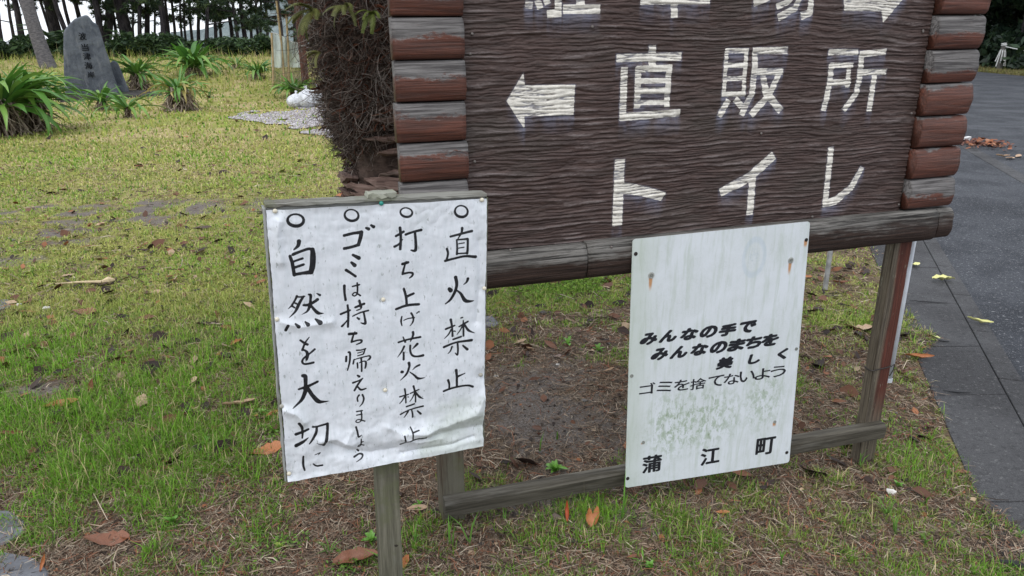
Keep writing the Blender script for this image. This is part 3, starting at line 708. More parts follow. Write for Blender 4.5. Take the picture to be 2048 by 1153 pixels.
hz(550, 770, 5.491, [[330, 0, 40, 318, 65, 42, 278, 145, 34, 185, 226, 6], [345, 0, 36, 400, 85, 40, 465, 152, 46, 520, 158, 26, 580, 150, 6],
 [255, 388, 32, 288, 445, 28, 292, 552, 16], [220, 510, 34, 290, 486, 28, 355, 458, 26], [230, 635, 44, 295, 598, 34, 358, 545, 8], [405, 432, 22, 450, 430, 20, 565, 397, 26], [565, 397, 30, 565, 470, 28, 553, 560, 34, 528, 630, 30], [525, 630, 22, 448, 604, 6], [450, 432, 22, 435, 510, 32, 370, 615, 14],
 [305, 753, 18, 303, 830, 26, 318, 908, 18], [430, 742, 8, 490, 720, 12, 465, 745, 6], [415, 840, 14, 452, 866, 20, 513, 858, 22]])
hz(660, 640, 11.53, [[352, 800, 50, 346, 902, 50], [405, 700, 46, 438, 722, 50, 430, 900, 44, 378, 1105, 32], [590, 655, 36, 700, 650, 34, 795, 616, 34], [785, 622, 34, 748, 735, 36], [615, 720, 26, 725, 690, 24], [615, 783, 28, 738, 745, 30], [528, 862, 26, 520, 900, 40, 508, 960, 40], [535, 868, 22, 700, 822, 30, 860, 785, 34, 905, 805, 40, 885, 855, 48, 830, 890, 18], [605, 945, 40, 612, 1055, 36], [655, 940, 28, 735, 905, 26, 800, 920, 44, 800, 1000, 48, 782, 1065, 34], [695, 850, 44, 702, 950, 40, 705, 1135, 40]])
hz(670, 720, 5.24, [[240, 345, 20, 222, 375, 16, 228, 410, 16], [275, 340, 18, 290, 380, 20, 276, 430, 16, 245, 468, 6], [215, 516, 16, 275, 505, 14], [215, 552, 14, 270, 541, 14], [262, 505, 16, 268, 570, 16, 262, 610, 14, 228, 630, 12, 206, 616, 12, 235, 597, 12, 300, 615, 16], [208, 675, 20, 222, 720, 20, 235, 775, 20, 266, 756, 8], [262, 800, 14, 262, 850, 16, 250, 880, 14, 230, 880, 12, 250, 862, 12, 293, 871, 16], [265, 838, 14, 285, 826, 12], [225, 924, 18, 240, 938, 20], [192, 990, 22, 245, 965, 16, 282, 975, 20, 266, 1005, 16, 210, 1040, 6]])
hz(760, 600, 6.404, [[262, 190, 18, 252, 250, 24, 264, 308, 14], [285, 240, 12, 345, 215, 16, 420, 204, 18], [380, 146, 26, 407, 200, 24, 400, 262, 22, 362, 312, 6], [450, 145, 18, 456, 143, 18], [470, 130, 20, 478, 128, 20],
 [220, 520, 26, 350, 480, 24, 495, 450, 30], [277, 450, 14, 305, 515, 26], [403, 390, 34, 405, 430, 30, 370, 508, 14], [292, 572, 28, 260, 640, 22, 205, 714, 6], [286, 650, 26, 285, 738, 28], [458, 540, 36, 430, 572, 26, 398, 607, 8], [370, 560, 26, 372, 640, 28, 402, 690, 28, 462, 698, 26, 530, 683, 36],
 [262, 895, 40, 270, 896, 38], [352, 782, 38, 355, 830, 30, 320, 920, 28, 240, 1005, 6], [485, 805, 28, 440, 828, 24, 395, 868, 6], [360, 893, 12, 420, 935, 26, 470, 975, 34, 555, 964, 6],
 [820, 350, 28, 935, 305, 22], [885, 232, 36, 902, 330, 24, 905, 438, 28], [890, 355, 22, 852, 420, 20, 800, 472, 8], [928, 374, 18, 942, 380, 16], [990, 320, 20, 1105, 256, 26], [1015, 210, 20, 1036, 204, 20], [1045, 245, 18, 1046, 340, 26, 1045, 435, 26], [1035, 308, 22, 1000, 370, 18, 960, 422, 8], [1060, 290, 22, 1108, 365, 34, 1190, 400, 6], [915, 480, 26, 1015, 445, 26], [797, 580, 32, 950, 520, 26, 1148, 490, 38], [900, 575, 26, 880, 630, 20, 850, 662, 12], [970, 530, 26, 977, 610, 26, 970, 678, 26, 942, 655, 12], [1040, 560, 24, 1095, 608, 36],
 [953, 872, 38, 961, 960, 32, 962, 1088, 30], [975, 952, 30, 1065, 910, 14], [850, 1000, 32, 866, 1050, 28, 866, 1108, 24], [795, 1140, 30, 950, 1090, 28, 1090, 1066, 28, 1162, 1083, 34]])
hz(750, 750, 5.491, [[257, 215, 18, 350, 186, 16], [310, 127, 20, 320, 200, 18, 322, 278, 18], [310, 212, 18, 282, 255, 14, 253, 290, 8], [345, 214, 15, 350, 216, 12], [370, 176, 16, 463, 132, 16], [405, 97, 24, 425, 180, 18, 427, 268, 18], [415, 172, 16, 395, 220, 14, 363, 264, 8], [427, 160, 16, 470, 213, 26, 515, 235, 6], [330, 320, 20, 412, 290, 20], [264, 405, 20, 370, 352, 16, 510, 316, 22], [345, 375, 22, 325, 412, 16, 303, 440, 10], [385, 355, 16, 396, 400, 20, 398, 435, 22], [450, 370, 18, 486, 402, 26],
 [370, 542, 16, 390, 592, 18, 392, 662, 16], [400, 590, 18, 462, 570, 14], [300, 625, 18, 316, 700, 20], [264, 735, 20, 350, 690, 16, 450, 661, 18, 542, 656, 22]])
INK = S.D
def crease(P, amp, wid, up=True):
    """soft fold running along a pixel polyline"""
    Q = [wloc(*p) for p in P]; D = np.full(SX.shape, 9.)
    for i in range(len(Q) - 1):
        d = Q[i + 1] - Q[i]; k = np.clip(((SX - Q[i][0]) * d[0] + (SZ - Q[i][1]) * d[1]) / (d @ d), 0, 1)
        D = np.minimum(D, np.hypot(SX - Q[i][0] - k * d[0], SZ - Q[i][1] - k * d[1]))
    return amp * np.exp(-(D / wid) ** 1.4) * (1 if up else -1)
low = ss((-SZ - .12) / .14); lef = ss((-SX - .16) / .06)
H = .0022 * fbm(SX * 7, SZ * 7, 61, 3) + .0010 * fbm(SX * 22, SZ * 20, 62, 3) * (1 + 1.5 * low) + .0034 * fbm(SX * 9 + 3, SZ * 16, 63, 2) * low
H += .0012 * np.abs(fbm(SX * 26, SZ * 30, 64, 2)) * ss((SZ - .20) / .08)
H += crease([(850, 858), (890, 846), (925, 832), (948, 822), (962, 790)], .0062, .018) + crease([(850, 870), (905, 858), (960, 848)], .005, .016, False)
H += crease([(775, 850), (800, 862), (850, 861)], .005, .014) + crease([(662, 885), (705, 897), (740, 902), (790, 893)], .0055, .014, False) + crease([(640, 878), (670, 872), (700, 885)], .005, .013)
H += crease([(568, 815), (590, 822), (606, 838)], .005, .012) + crease([(557, 440), (553, 470), (560, 520)], .0045, .012) + crease([(575, 405), (650, 402), (760, 399)], .004, .010)
H += crease([(905, 905), (860, 915), (800, 925), (740, 935)], .003, .006) + crease([(945, 870), (900, 885), (850, 893), (800, 903)], .0035, .006, False)
H += crease([(800, 870), (830, 880), (880, 872)], .003, .009) + crease([(700, 860), (690, 880)], .003, .01) + crease([(560, 640), (600, 650), (660, 640)], .0035, .012) + crease([(955, 480), (958, 560), (950, 640)], .003, .01, False)
PINS = [(549, 420, 0), (960, 398, 0), (760, 405, 1), (965, 574, 0), (958, 746, 2), (553, 635, 0), (764, 596, 0), (768, 776, 0), (562, 808, 2), (577, 942, 0)]
for (x, y, k) in PINS:
    q = wloc(x, y); r2 = np.hypot(SX - q[0], SZ - q[1]); H -= .0030 * np.exp(-(r2 / .016) ** 2); H = np.where(r2 < .004, np.minimum(H, .0005), H)
H = H * 1.6 + .0055
EX = .0030 * fbm(SZ * 9, SZ * 0, 66, 3) + .001 * pn(SZ * 70, 0, 67)
XX = SX + EX * (np.abs(SX) / (WW / 2)) ** 4; ZZ_ = SZ + .0025 * fbm(SX * 8, SX * 0, 68, 2) * (np.abs(SZ) / (WH / 2)) ** 4
ii = np.arange(SX.size).reshape(SX.shape); Qp = np.stack([ii[:-1, :-1], ii[:-1, 1:], ii[1:, 1:], ii[1:, :-1]], -1).reshape(-1, 4)
sme = mesh_np('paper_sheet', np.stack([XX, -.0125 - H, ZZ_], -1).reshape(-1, 3), Qp, smooth=True)
lowr = (low * ss((SX + .05) / .2)).ravel()
set_col(sme, 'sign', np.stack([np.clip(INK / .01 + .5, 0, 1).ravel(), lowr, ss((SX.ravel() + .24) / .48)], 1))
t = NT('pinned_white_sheet'); v = t.co(); a_ = t.sep(t.attr('sign'))
st = t.noise(t.map(v, (120, 40, 26)), 1, 5, .7); sp = t.noise(t.map(v, (150, 60, 60)), 1, 3, .6); cl = t.noise(v, 9, 4, .6)
wh = t.mix(t.rng(st, .35, .7), (.70, .73, .78), (.62, .66, .70))
wh = t.mix(t.rng(sp, .60, .72, 0, .7), wh, (.26, .29, .28))
mil = t.math('ADD', t.math('MULTIPLY', a_[1], .32), cl)
wh = t.mix(t.rng(mil, .55, .95, 0, .6), wh, (.42, .48, .40))
wh = t.mix(t.math('MULTIPLY', t.rng(mil, .5, .9), t.rng(t.noise(t.map(v, (120, 50, 40)), 1, 4, .7), .55, .7, 0, .55)), wh, (.20, .23, .19))
dd = t.math('ADD', t.math('MULTIPLY', t.math('SUBTRACT', a_[0], .5), .01), t.math('MULTIPLY', t.math('SUBTRACT', t.noise(v, 500, 2, .6), .5), .0006))
ink = t.mix(t.rng(t.noise(v, 110, 3, .6), .45, .75, 0, .5), (.010, .011, .014), (.035, .038, .045))
c = t.mix(t.rng(dd, -.00025, .0003, 1, 0), wh, ink)
t.bump(st, .12, .001); M_SHEET = t.out(c, t.rng(a_[0], .48, .52, .42, .38), .45)
link('paper_sheet', sme, M_SHEET, note)
M_NBOARD = m_wood('mossy_old_board', (.055, .05, .042), (.14, .13, .11), (.24, .23, .20), (.30, .30, .27), 0, (.4, .62), moss=(.13, .145, .075))
def raw_box(name, c, h, mat, parent, n=(1, 1, 1), jit=.0006, bevel=.0015):
    """box with slightly uneven faces, split along its length"""
    V = []; Fs = []; N = max(2, int(max(n)))
    ax = int(np.argmax(h)); o_ = [i for i in range(3) if i != ax]
    for i in range(N + 1):
        for (a, b) in ((-1, -1), (1, -1), (1, 1), (-1, 1)):
            p = np.zeros(3); p[ax] = -h[ax] + 2 * h[ax] * i / N; p[o_[0]] = a * h[o_[0]]; p[o_[1]] = b * h[o_[1]]
            V.append(np.array(c) + p + rng.normal(0, jit, 3))
    for i in range(N):
        for j in range(4): Fs.append((i * 4 + j, i * 4 + (j + 1) % 4, (i + 1) * 4 + (j + 1) % 4, (i + 1) * 4 + j))
    Fs += [(3, 2, 1, 0), (N * 4, N * 4 + 1, N * 4 + 2, N * 4 + 3)]
    me = mesh_py(name, V, Fs); bm_fix(me)
    o = link(name, me, mat, parent)
    if bevel: b = o.modifiers.new('bevel', 'BEVEL'); b.width = bevel; b.segments = 1; b.limit_method = 'ANGLE'
    return o
import bmesh
def bm_fix(me):
    bm = bmesh.new(); bm.from_mesh(me); bmesh.ops.recalc_face_normals(bm, faces=bm.faces); bm.to_mesh(me); bm.free()
raw_box('backing_board', (0, 0, 0), (WW / 2 - .0015, .006, WH / 2 - .004), m_plain('grey_plywood', (.30, .30, .28), .8), note)
raw_box('top_batten', (0, .002, WH / 2 + .001), (WW / 2, .019, .0045), M_NBOARD, note, (24,), .0009)
raw_box('frame_strip', (-WW / 2 - .0025, .004, -.004), (.0028, .017, WH / 2), m_wood('pale_mossy_strip', (.12, .12, .11), (.30, .31, .30), (.42, .43, .43), (.35, .36, .34), 2, (.45, .7), moss=(.12, .13, .07)), note, (30,), .0007)
raw_box('frame_strip', (WW / 2 + .0022, .004, -.004), (.002, .014, WH / 2 - .002), M_NBOARD, note, (30,), .0006)
cap_u = wloc(762, 388)[0]
raw_box('post_top', (cap_u, .004, WH / 2 + .0105), (.031, .022, .0045), m_wood('lichen_end_grain', (.2, .2, .16), (.32, .33, .26), (.40, .41, .34), (.36, .37, .32), 0, (.4, .6), moss=(.22, .26, .14)), note, (6,), .0012, 0)
M_PINS = [m_plain('cream_pin', (.62, .58, .47), .4, .5, .1), m_plain('green_pin', (.02, .23, .19), .4, .5, .1), m_plain('aged_pin', (.32, .31, .27), .5, .4, .1)]
pv = []; pf = []
for i, (z_, r_) in enumerate(((0, .0046), (.0025, .0050), (.0048, .0046), (.0064, .003))):
    for j in range(12): pv.append((r_ * math.cos(j * math.pi / 6), -z_, r_ * math.sin(j * math.pi / 6)))
for i in range(3):
    for j in range(12): pf.append((i * 12 + j, (i + 1) * 12 + j, (i + 1) * 12 + (j + 1) % 12, i * 12 + (j + 1) % 12))
pf.append(tuple(36 + j for j in range(12)))
for k in range(3):
    pm = mesh_py('pin', pv, pf, True); bm_fix(pm); pm.materials.append(M_PINS[k])
    for (x, y, kk) in PINS:
        if kk == k:
            q = wloc(x, y); o = link('pin', pm, None, note); o.location = (q[0], -.0125 - .002, q[1])
            if k == 1: o['label'] = 'green pin at the top of the sheet'
# holes left by lost nails, dark dots on the lower margin
# the post
wp0 = wloc(773, 930); pu0 = wloc(776, 925)[0]
po = raw_box('post', (0, 0, 0), (.0285, .022, .62), m_wood('grey_green_post', (.055, .05, .038), (.12, .115, .085), (.19, .18, .14), (.20, .20, .165), 2, (.5, .68), moss=(.115, .125, .065)), note, (26,), .0007, .002)
# the post stands upright, so it is set straight under the tilted board
foot_px = on_plane(786, 1153, WC + WM[:, 1] * .0, np.array([-.37, .93, 0]) / math.hypot(.37, .93))
topw = WC + WM[:, 0] * pu0 + WM[:, 1] * .030 + WM[:, 2] * (-WH / 2 + .02)
o = po; azw = math.atan2(WM[1][0], WM[0][0])
dirp = (topw + WM[:, 1] * 0 - (foot_px + WM[:, 1] * .03)); dirp /= np.linalg.norm(dirp)
zax = dirp; xax = WM[:, 0] - zax * (WM[:, 0] @ zax); xax /= np.linalg.norm(xax); yax = np.cross(zax, xax)
Mw = as_matrix(np.stack([xax, yax, zax], 1), topw - zax * (topw[2] + .12 - .62) / zax[2] * 1.0)
mid_pt = topw + zax * (.50 - topw[2])            # centre of the 1.24 m long post at z=0.5
Mw = as_matrix(np.stack([xax, yax, zax], 1), mid_pt)
o.matrix_local = parent_matrix(note).inverted() @ Mw
kn = MB().tube([(0, -.0222, 0), (0, -.0226, 0)], .0055, 10).tube([(0, -.0225, 0), (0, -.0230, 0)], .0025, 8)
kw = wloc(792, 1081, 0); pk = on_plane(794, 1079, mid_pt, yax) - mid_pt
o2 = kn.build('knot', m_plain('dark_knot', (.03, .025, .02), .8), note, wc=False); o2.matrix_local = parent_matrix(note).inverted() @ (Mw @ Matrix.Translation((.014, 0, float(pk @ zax))))

# ------------------------------------------------------------------ white metal panel with printed lettering
nt_, nb_ = -.052, -.085
def at_n(px, py, n_): return on_plane(px, py, BL + NN * n_, NN)
pTL, pTR, pBR, pBL = at_n(1265, 479, nt_), at_n(1620, 443, nt_), at_n(1578, 925, nb_), at_n(1250, 976, nb_)
pc = (pTL + pTR + pBR + pBL) / 4
ex = (pTR - pTL) + (pBR - pBL); ex /= np.linalg.norm(ex); ez = (pTL - pBL) + (pTR - pBR); ez -= ex * (ez @ ex); ez /= np.linalg.norm(ez); ey = np.cross(ez, ex)
PM3 = np.stack([ex, ey, ez], 1)
mp = empty('metal_notice'); mp.matrix_world = as_matrix(PM3, pc); mp.location = tuple(pc); mp.rotation_euler = mp.matrix_world.to_euler()
tag(mp, 'stained white metal panel with bold printed black lettering below the brown board', 'sign')
def mloc(px, py, n=-.0):
    p = on_plane(px, py, pc + ey * n, ey) - pc; return np.array([p @ ex, p @ ez])
cs = [mloc(*q) for q in ((1265, 479), (1620, 443), (1578, 925), (1250, 976))]
outl = []
for i in range(4):
    c0 = cs[i]; a = cs[i - 1] - c0; b = cs[(i + 1) % 4] - c0; a /= np.linalg.norm(a); b /= np.linalg.norm(b); r_ = .012
    for k in range(5):
        u_ = k / 4; outl.append(c0 + a * r_ * (1 - u_) ** 2 + b * r_ * u_ ** 2)
V = [(p[0], -.0012, p[1]) for p in outl] + [(p[0], .0012, p[1]) for p in outl]; k = len(outl)
Fs = [tuple(range(k)), tuple(range(2 * k - 1, k - 1, -1))] + [(i, i + k, (i + 1) % k + k, (i + 1) % k) for i in range(k)]
me = mesh_py('metal_plate', V, Fs); bm_fix(me)
t = NT('stained_white_plate'); v = t.co(); sp_ = t.sep(v)
def blob(x, z, rx, rz):
    dx = t.math('DIVIDE', t.math('SUBTRACT', sp_[0], x), rx); dz = t.math('DIVIDE', t.math('SUBTRACT', sp_[2], z), rz)
    return t.math('SQRT', t.math('ADD', t.math('MULTIPLY', dx, dx), t.math('MULTIPLY', dz, dz)))
streak = t.noise(t.map(v, (42, 10, 5)), 1, 5, .7, .3); cloud = t.noise(v, 7, 5, .65, .6); fine = t.noise(v, 120, 4, .7); worm = t.noise(v, 34, 5, .6, 2.5)
c = t.mix(t.rng(cloud, .3, .7), (.66, .70, .74), (.60, .64, .66))
c = t.mix(t.rng(streak, .45, .68, 0, .6), c, (.46, .52, .47))
c = t.mix(t.math('MULTIPLY', t.rng(t.math('ABSOLUTE', t.math('SUBTRACT', worm, .5)), 0, .012, 1, 0), t.rng(cloud, .4, .6, .1, .5)), c, (.40, .44, .42))
low_ = t.rng(sp_[2], -.02, -.18); 
gq = mloc(1400, 840); g2 = mloc(1345, 850); g3 = mloc(1525, 800)
band = t.math('MAXIMUM', t.math('MAXIMUM', t.rng(blob(gq[0], gq[1], .21, .15), .2, 1.1, 1, 0), t.rng(blob(g2[0], g2[1], .13, .16), .2, 1.1, 1, 0)), t.rng(blob(g3[0], g3[1], .11, .16), .2, 1.1, .8, 0))
bl = t.noise(t.map(v, (44, 10, 30)), 1, 7, .72, .3)
c = t.mix(t.math('MULTIPLY', band, t.rng(bl, .46, .60, 0, .9)), c, (.33, .41, .31))
c = t.mix(t.math('MULTIPLY', band, t.rng(t.noise(t.map(v, (90, 30, 30)), 1, 6, .8), .54, .64, 0, .85)), c, (.17, .23, .13))
c = t.mix(t.rng(sp_[0], cs[3][0] + .10, cs[3][0], 0, .4), c, (.40, .47, .36))
c = t.mix(t.rng(fine, .68, .8, 0, .35), c, (.25, .27, .25))
rq = mloc(1508, 515); rr_ = blob(rq[0], rq[1], .045, .068)
ring = t.math('MULTIPLY', t.rng(rr_, .62, .8), t.rng(rr_, .95, 1.05, 1, 0)); c = t.mix(t.math('MULTIPLY', ring, t.rng(cloud, .35, .6, .15, .5)), c, (.46, .54, .61))
c = t.mix(t.math('MULTIPLY', t.rng(rr_, .2, .62, .5, 0), t.rng(fine, .45, .65)), c, (.40, .48, .53))
SCREWS = [(1302, 551, 1), (1581, 521, 1)]; HOLES = [(1271, 508), (1612, 480), (1255, 957), (1573, 905)]; STUDS = [(1263, 752), (1592, 698), (1286, 885), (1549, 844)]
for (x, y, L_r) in ((1302, 551, .055), (1581, 521, .055), (1612, 480, .028), (1549, 844, .02), (1286, 885, .008)):
    q = mloc(x, y); dx = t.math('ABSOLUTE', t.math('SUBTRACT', sp_[0], q[0] - .001)); dz = t.math('SUBTRACT', q[1], sp_[2])
    wd = t.math('ADD', .0085, t.math('MULTIPLY', dz, -.06))
    fm = t.math('MULTIPLY', t.rng(t.math('SUBTRACT', dx, wd), -.004, .0005, 1, 0), t.math('MULTIPLY', t.rng(dz, .0, .004), t.rng(dz, L_r * .5, L_r, 1, 0)))
    c = t.mix(t.math('MULTIPLY', fm, .85), c, (.46, .19, .035))
t.bump(t.math('ADD', worm, t.math('MULTIPLY', fine, .4)), .08, .002)
M_PLATE = t.out(c, .5, .45); link('metal_plate', me, M_PLATE, mp)
def disc(name, q, r, h, mat, rin=None):
    mb = MB().tube([(q[0], -.001, q[1]), (q[0], -.0012 - h, q[1]), (q[0], -.0014 - h, q[1])], [r, r, r * .7], 12)
    return mb.build(name, mat, mp, wc=False)
M_HOLE = m_plain('dark_nail_head', (.02, .016, .014), .7, .3); M_ZINC = m_plain('zinc_screw', (.42, .43, .40), .4, .5, .2, 300, .4); M_STUD = m_plain('dull_rivet', (.20, .21, .19), .6, .4)
for q in HOLES: disc('nail', mloc(*q), .0062, .0012, M_HOLE)
for x, y, _k in SCREWS:
    disc('washer', mloc(x, y), .0105, .0012, M_ZINC); disc('screw', mloc(x, y - 1), .0052, .0038, M_STUD)
for q in STUDS: disc('rivet', mloc(*q), .006, .0014, M_STUD)

M_PRINT = m_plain('black_print', (.012, .013, .018), .45, .4, .2, 200)
def glyphs(name, items, parent, place, mat, bold=0.0, shear=0.0, thick=.0004, n0=-.0016):
    """items: (char, x, y, w, h) in photo pixels, centre and size; every glyph is a filled outline set on the plate"""
    for ch, x, y, w, h in items:
        AV = []; AF = []
        cu = bpy.data.curves.new('glyph', 'FONT'); cu.body = ch; cu.size = 1.0; cu.fill_mode = 'FRONT'; cu.resolution_u = 3
        ob = bpy.data.objects.new('glyph', cu); COL.objects.link(ob); bpy.context.view_layer.update()
        me = bpy.data.meshes.new_from_object(ob.evaluated_get(bpy.context.evaluated_depsgraph_get()))
        P = np.array([v.co[:2] for v in me.vertices])
        c0 = (P.min(0) + P.max(0)) / 2; sz = P.max(0) - P.min(0)
        a = place(x - w / 2, y); b = place(x + w / 2, y); top = place(x, y - h / 2); bot = place(x, y + h / 2)
        cc = place(x, y); W = np.linalg.norm(b - a); Hh = abs(top[1] - bot[1])
        sx_, sy_ = W / sz[0], Hh / sz[1]
        r = bold * min(W, Hh); sh = [(0, 0)] + ([(r * math.cos(a_) * 1.25, r * math.sin(a_) * .8) for a_ in np.arange(8) * math.pi / 4] if bold else [])
        fx, fy = (W - 2.5 * r) / W, (Hh - 1.6 * r) / Hh
        for k_, (dx_, dy_) in enumerate(sh):                     # a heavier weight: the outline laid down again, shifted all round
            n = len(AV)
            for p in P:
                q = (p - c0); yy = q[1] * sy_ * fy + dy_; xx = q[0] * sx_ * fx + dx_ + shear * yy
                AV.append((cc[0] + xx, n0 - .00001 * k_, cc[1] + yy))
            AF += [tuple(i + n for i in f.vertices) for f in me.polygons]
        bpy.data.objects.remove(ob); bpy.data.curves.remove(cu); bpy.data.meshes.remove(me)
        link(name, mesh_py(name, AV, AF), mat, parent)
SL = [0.0]
g_ = lambda zx, zy: (1230 + zx / 3.115, 620 + zy / 3.115)
def row(chs, pts, w, h): return [(c, *g_(*p), w / 3.115, h / 3.115) for c, p in zip(chs, pts)]
glyphs('letter', row('みんなの手で', [(212, 180), (335, 162), (462, 150), (583, 136), (702, 124), (822, 106)], 108, 76), mp, mloc, M_PRINT, .085, .32)
glyphs('letter', row('みんなのまちを', [(280, 275), (402, 262), (525, 246), (645, 233), (757, 218), (862, 202), (965, 187)], 106, 76), mp, mloc, M_PRINT, .085, .32)
glyphs('letter', row('美しく', [(685, 330), (872, 305), (1040, 273)], 100, 74)[:1] + [('し', *g_(868, 305), 24, 20), ('く', *g_(1042, 274), 20, 22)], mp, mloc, M_PRINT, .08, .22)
glyphs('letter', row('ゴミを捨てないよう', [(200, 490), (307, 478), (415, 468), (517, 460), (628, 443), (725, 430), (822, 413), (918, 398), (1015, 383)], 96, 68), mp, mloc, M_PRINT, .02, .0)
glyphs('letter', row('蒲江町', [(229, 958), (592, 910), (937, 848)], 118, 106), mp, mloc, M_PRINT, .034, .0)
# ------------------------------------------------------------------ palm trunk behind the board
PB = gp(812, 748); PB[2] -= .03
palm = empty('palm_tree', tuple(PB)); tag(palm, 'thick palm trunk wrapped in shaggy brown roots behind the left end of the board', 'tree')
def palm_r(z, a):
    prof = np.interp(z, [0, .5, .85, 1.02, 1.12, 1.2, 1.3, 1.45, 1.6, 2.0, 2.6, 3.2], [.26, .235, .222, .200, .212, .232, .240, .245, .265, .30, .28, .25])
    return prof * (1 + .08 * fbm(a * 1.6 + 5, z * 3, 71, 3) + .05 * fbm(a * 6, z * 10, 72, 3))
na, nz_ = 96, 150
aa = np.linspace(0, 2 * math.pi, na + 1)[:-1]; zs = np.linspace(-.1, 3.2, nz_); AA, ZS = np.meshgrid(aa, zs)
RR = palm_r(ZS, np.minimum(AA, 2 * math.pi - AA) * 1.0) - .03
ii = np.arange(na * nz_).reshape(nz_, na); Qp = np.stack([ii[:-1], np.roll(ii, -1, 1)[:-1], np.roll(ii, -1, 1)[1:], ii[1:]], -1).reshape(-1, 4)
pme = mesh_np('trunk', np.stack([RR * np.cos(AA), RR * np.sin(AA), ZS], -1).reshape(-1, 3), Qp, smooth=True)
t = NT('palm_trunk_dark'); v = t.co(); n1 = t.noise(t.map(v, (12, 12, 30)), 1, 5, .7)
t.bump(n1, .8, .02); M_TRUNK = t.out(t.mix(t.rng(n1, .3, .7), (.035, .024, .019), (.13, .09, .072)), .9)
link('trunk', pme, M_TRUNK, palm)
# old leaf bases: thin wedge shaped plates standing proud in rows
M_SCAR = m_wood('leaf_base', (.075, .045, .038), (.19, .125, .105), (.31, .22, .19), (.20, .15, .13), 0, (.5, .7), sc=1.4)
scar_me = []
for k in range(5):
    r_ = np.random.default_rng(80 + k); P = []; Fs = []; w = .07 + .05 * r_.random(); n = 8; h0 = .010 + .009 * r_.random()
    for i in range(n + 1):
        x = -w + 2 * w * i / n; th = h0 * (1 - abs(x / w) ** 1.6) * (.75 + .4 * r_.random()) + .002; c_ = .010 * (r_.random() - .5) - .006 * math.cos(x / w * 1.4); out = -.004 - .016 * (1 - (x / w) ** 2)
        P += [(x, out, c_ + th), (x, out * .6 + .004, c_ - th), (x, .05, c_ - th), (x, .05, c_ + th)]
    for i in range(n):
        for j in range(4): Fs.append((i * 4 + j, i * 4 + (j + 1) % 4, i * 4 + 4 + (j + 1) % 4, i * 4 + 4 + j))
    Fs += [(3, 2, 1, 0), tuple(n * 4 + j for j in range(4))]
    me_ = mesh_py('leaf_base', P, Fs); bm_fix(me_); me_.materials.append(M_SCAR); scar_me.append(me_)
z = .02; row_i = 0
while z < 1.28:
    r0 = float(np.interp(z, [0, .5, .85, 1.02, 1.12, 1.3], [.26, .235, .222, .212, .235, .25]))
    nn_ = 9
    for k in range(nn_):
        a = 2 * math.pi * (k + .5 * (row_i % 2)) / nn_ + rng.normal(0, .08)
        if math.sin(a) > .55: continue                        # hidden back of the trunk
        if z > 1.0 and math.cos(a) < .0: continue
        if rng.random() < .12: continue
        o = link('leaf_base', scar_me[rng.integers(5)], None, palm)
        o.location = (math.cos(a) * (r0 - .008), math.sin(a) * (r0 - .008), z + rng.normal(0, .010)); o.rotation_euler = (rng.normal(-.25, .18), rng.normal(0, .10), a + math.pi / 2); o.scale = (1, 1, rng.uniform(.8, 1.5))
    z += .043; row_i += 1
# root fibres: curly strands as thin three sided tubes, one part
def strands(P0_, D0_, L_, r_, k=7, curl=.6, sag=.4, seed=1):
    R_ = np.random.default_rng(seed); n = len(P0_); P = np.zeros((n, k, 3)); P[:, 0] = P0_; d = D0_.copy(); st = (L_ / (k - 1))[:, None]
    tw = R_.normal(0, 1, (n, 3)) * curl
    for i in range(1, k):
        P[:, i] = P[:, i - 1] + d * st
        d = d + np.cross(d, tw) * .55 + R_.normal(0, .22 * curl, (n, 3)) + np.array([0, 0, -sag * .25]); d /= np.linalg.norm(d, axis=1)[:, None]
    t_ = np.gradient(P, axis=1); t_ /= np.linalg.norm(t_, axis=2)[..., None] + 1e-9
    up = np.array([.3, .2, 1.]); a = np.cross(t_, up); a /= np.linalg.norm(a, axis=2)[..., None] + 1e-9; b = np.cross(t_, a)
    V = []
    taper = np.linspace(1, .35, k)[None, :, None]
    for j in range(3):
        an = 2 * math.pi * j / 3; V.append(P + (a * math.cos(an) + b * math.sin(an)) * r_[:, None, None] * taper)
    V = np.stack(V, 2).reshape(-1, 3); base = (np.arange(n) * k * 3)[:, None, None]; i_ = (np.arange(k - 1) * 3)[None, :, None]; j_ = np.arange(3)[None, None, :]; j2 = (j_ + 1) % 3
    Q_ = np.stack([base + i_ + j_, base + i_ + j2, base + i_ + 3 + j2, base + i_ + 3 + j_], -1).reshape(-1, 4)
    return V, Q_, k * 3
n = 19000
a = rng.uniform(-math.pi * 1.08, math.pi * .15, n); z = rng.beta(1.3, 1.9, n) * 1.45 + .84
keep = ~((z < 1.15 + .10 * np.cos(a)) & (np.cos(a) > -.72) & (rng.random(n) < .97)) & ~((z < 1.1) & (rng.random(n) < .6)); a, z = a[keep], z[keep]; n = len(a)
r0 = palm_r(z, np.abs(a)) - .035 + rng.normal(0, .015, n)
Pb = np.stack([r0 * np.cos(a), r0 * np.sin(a), z], 1); out = np.stack([np.cos(a), np.sin(a), rng.normal(-.1, .35, n)], 1)
tang = np.stack([-np.sin(a), np.cos(a), np.zeros(n)], 1); d0 = out * rng.uniform(.0, .6, n)[:, None] + tang * rng.normal(0, 1.0, n)[:, None] + np.array([0, 0, -1.]) * rng.uniform(-.4, 1.0, n)[:, None]; d0 /= np.linalg.norm(d0, axis=1)[:, None]
V, Q_, kk = strands(Pb, d0, np.minimum(rng.gamma(3, .04, n) + .03, .04 + np.maximum(z - 1.0, .03) * .55), rng.uniform(.0008, .0023, n), 8, .75, .6, 5)
rm = mesh_np('aerial_root', V, Q_); cc = np.array([(.060, .040, .031), (.12, .092, .076), (.24, .205, .18), (.12, .045, .026)])[rng.choice(4, n, p=[.34, .34, .25, .07])] * rng.uniform(.6, 1.25, (n, 1))
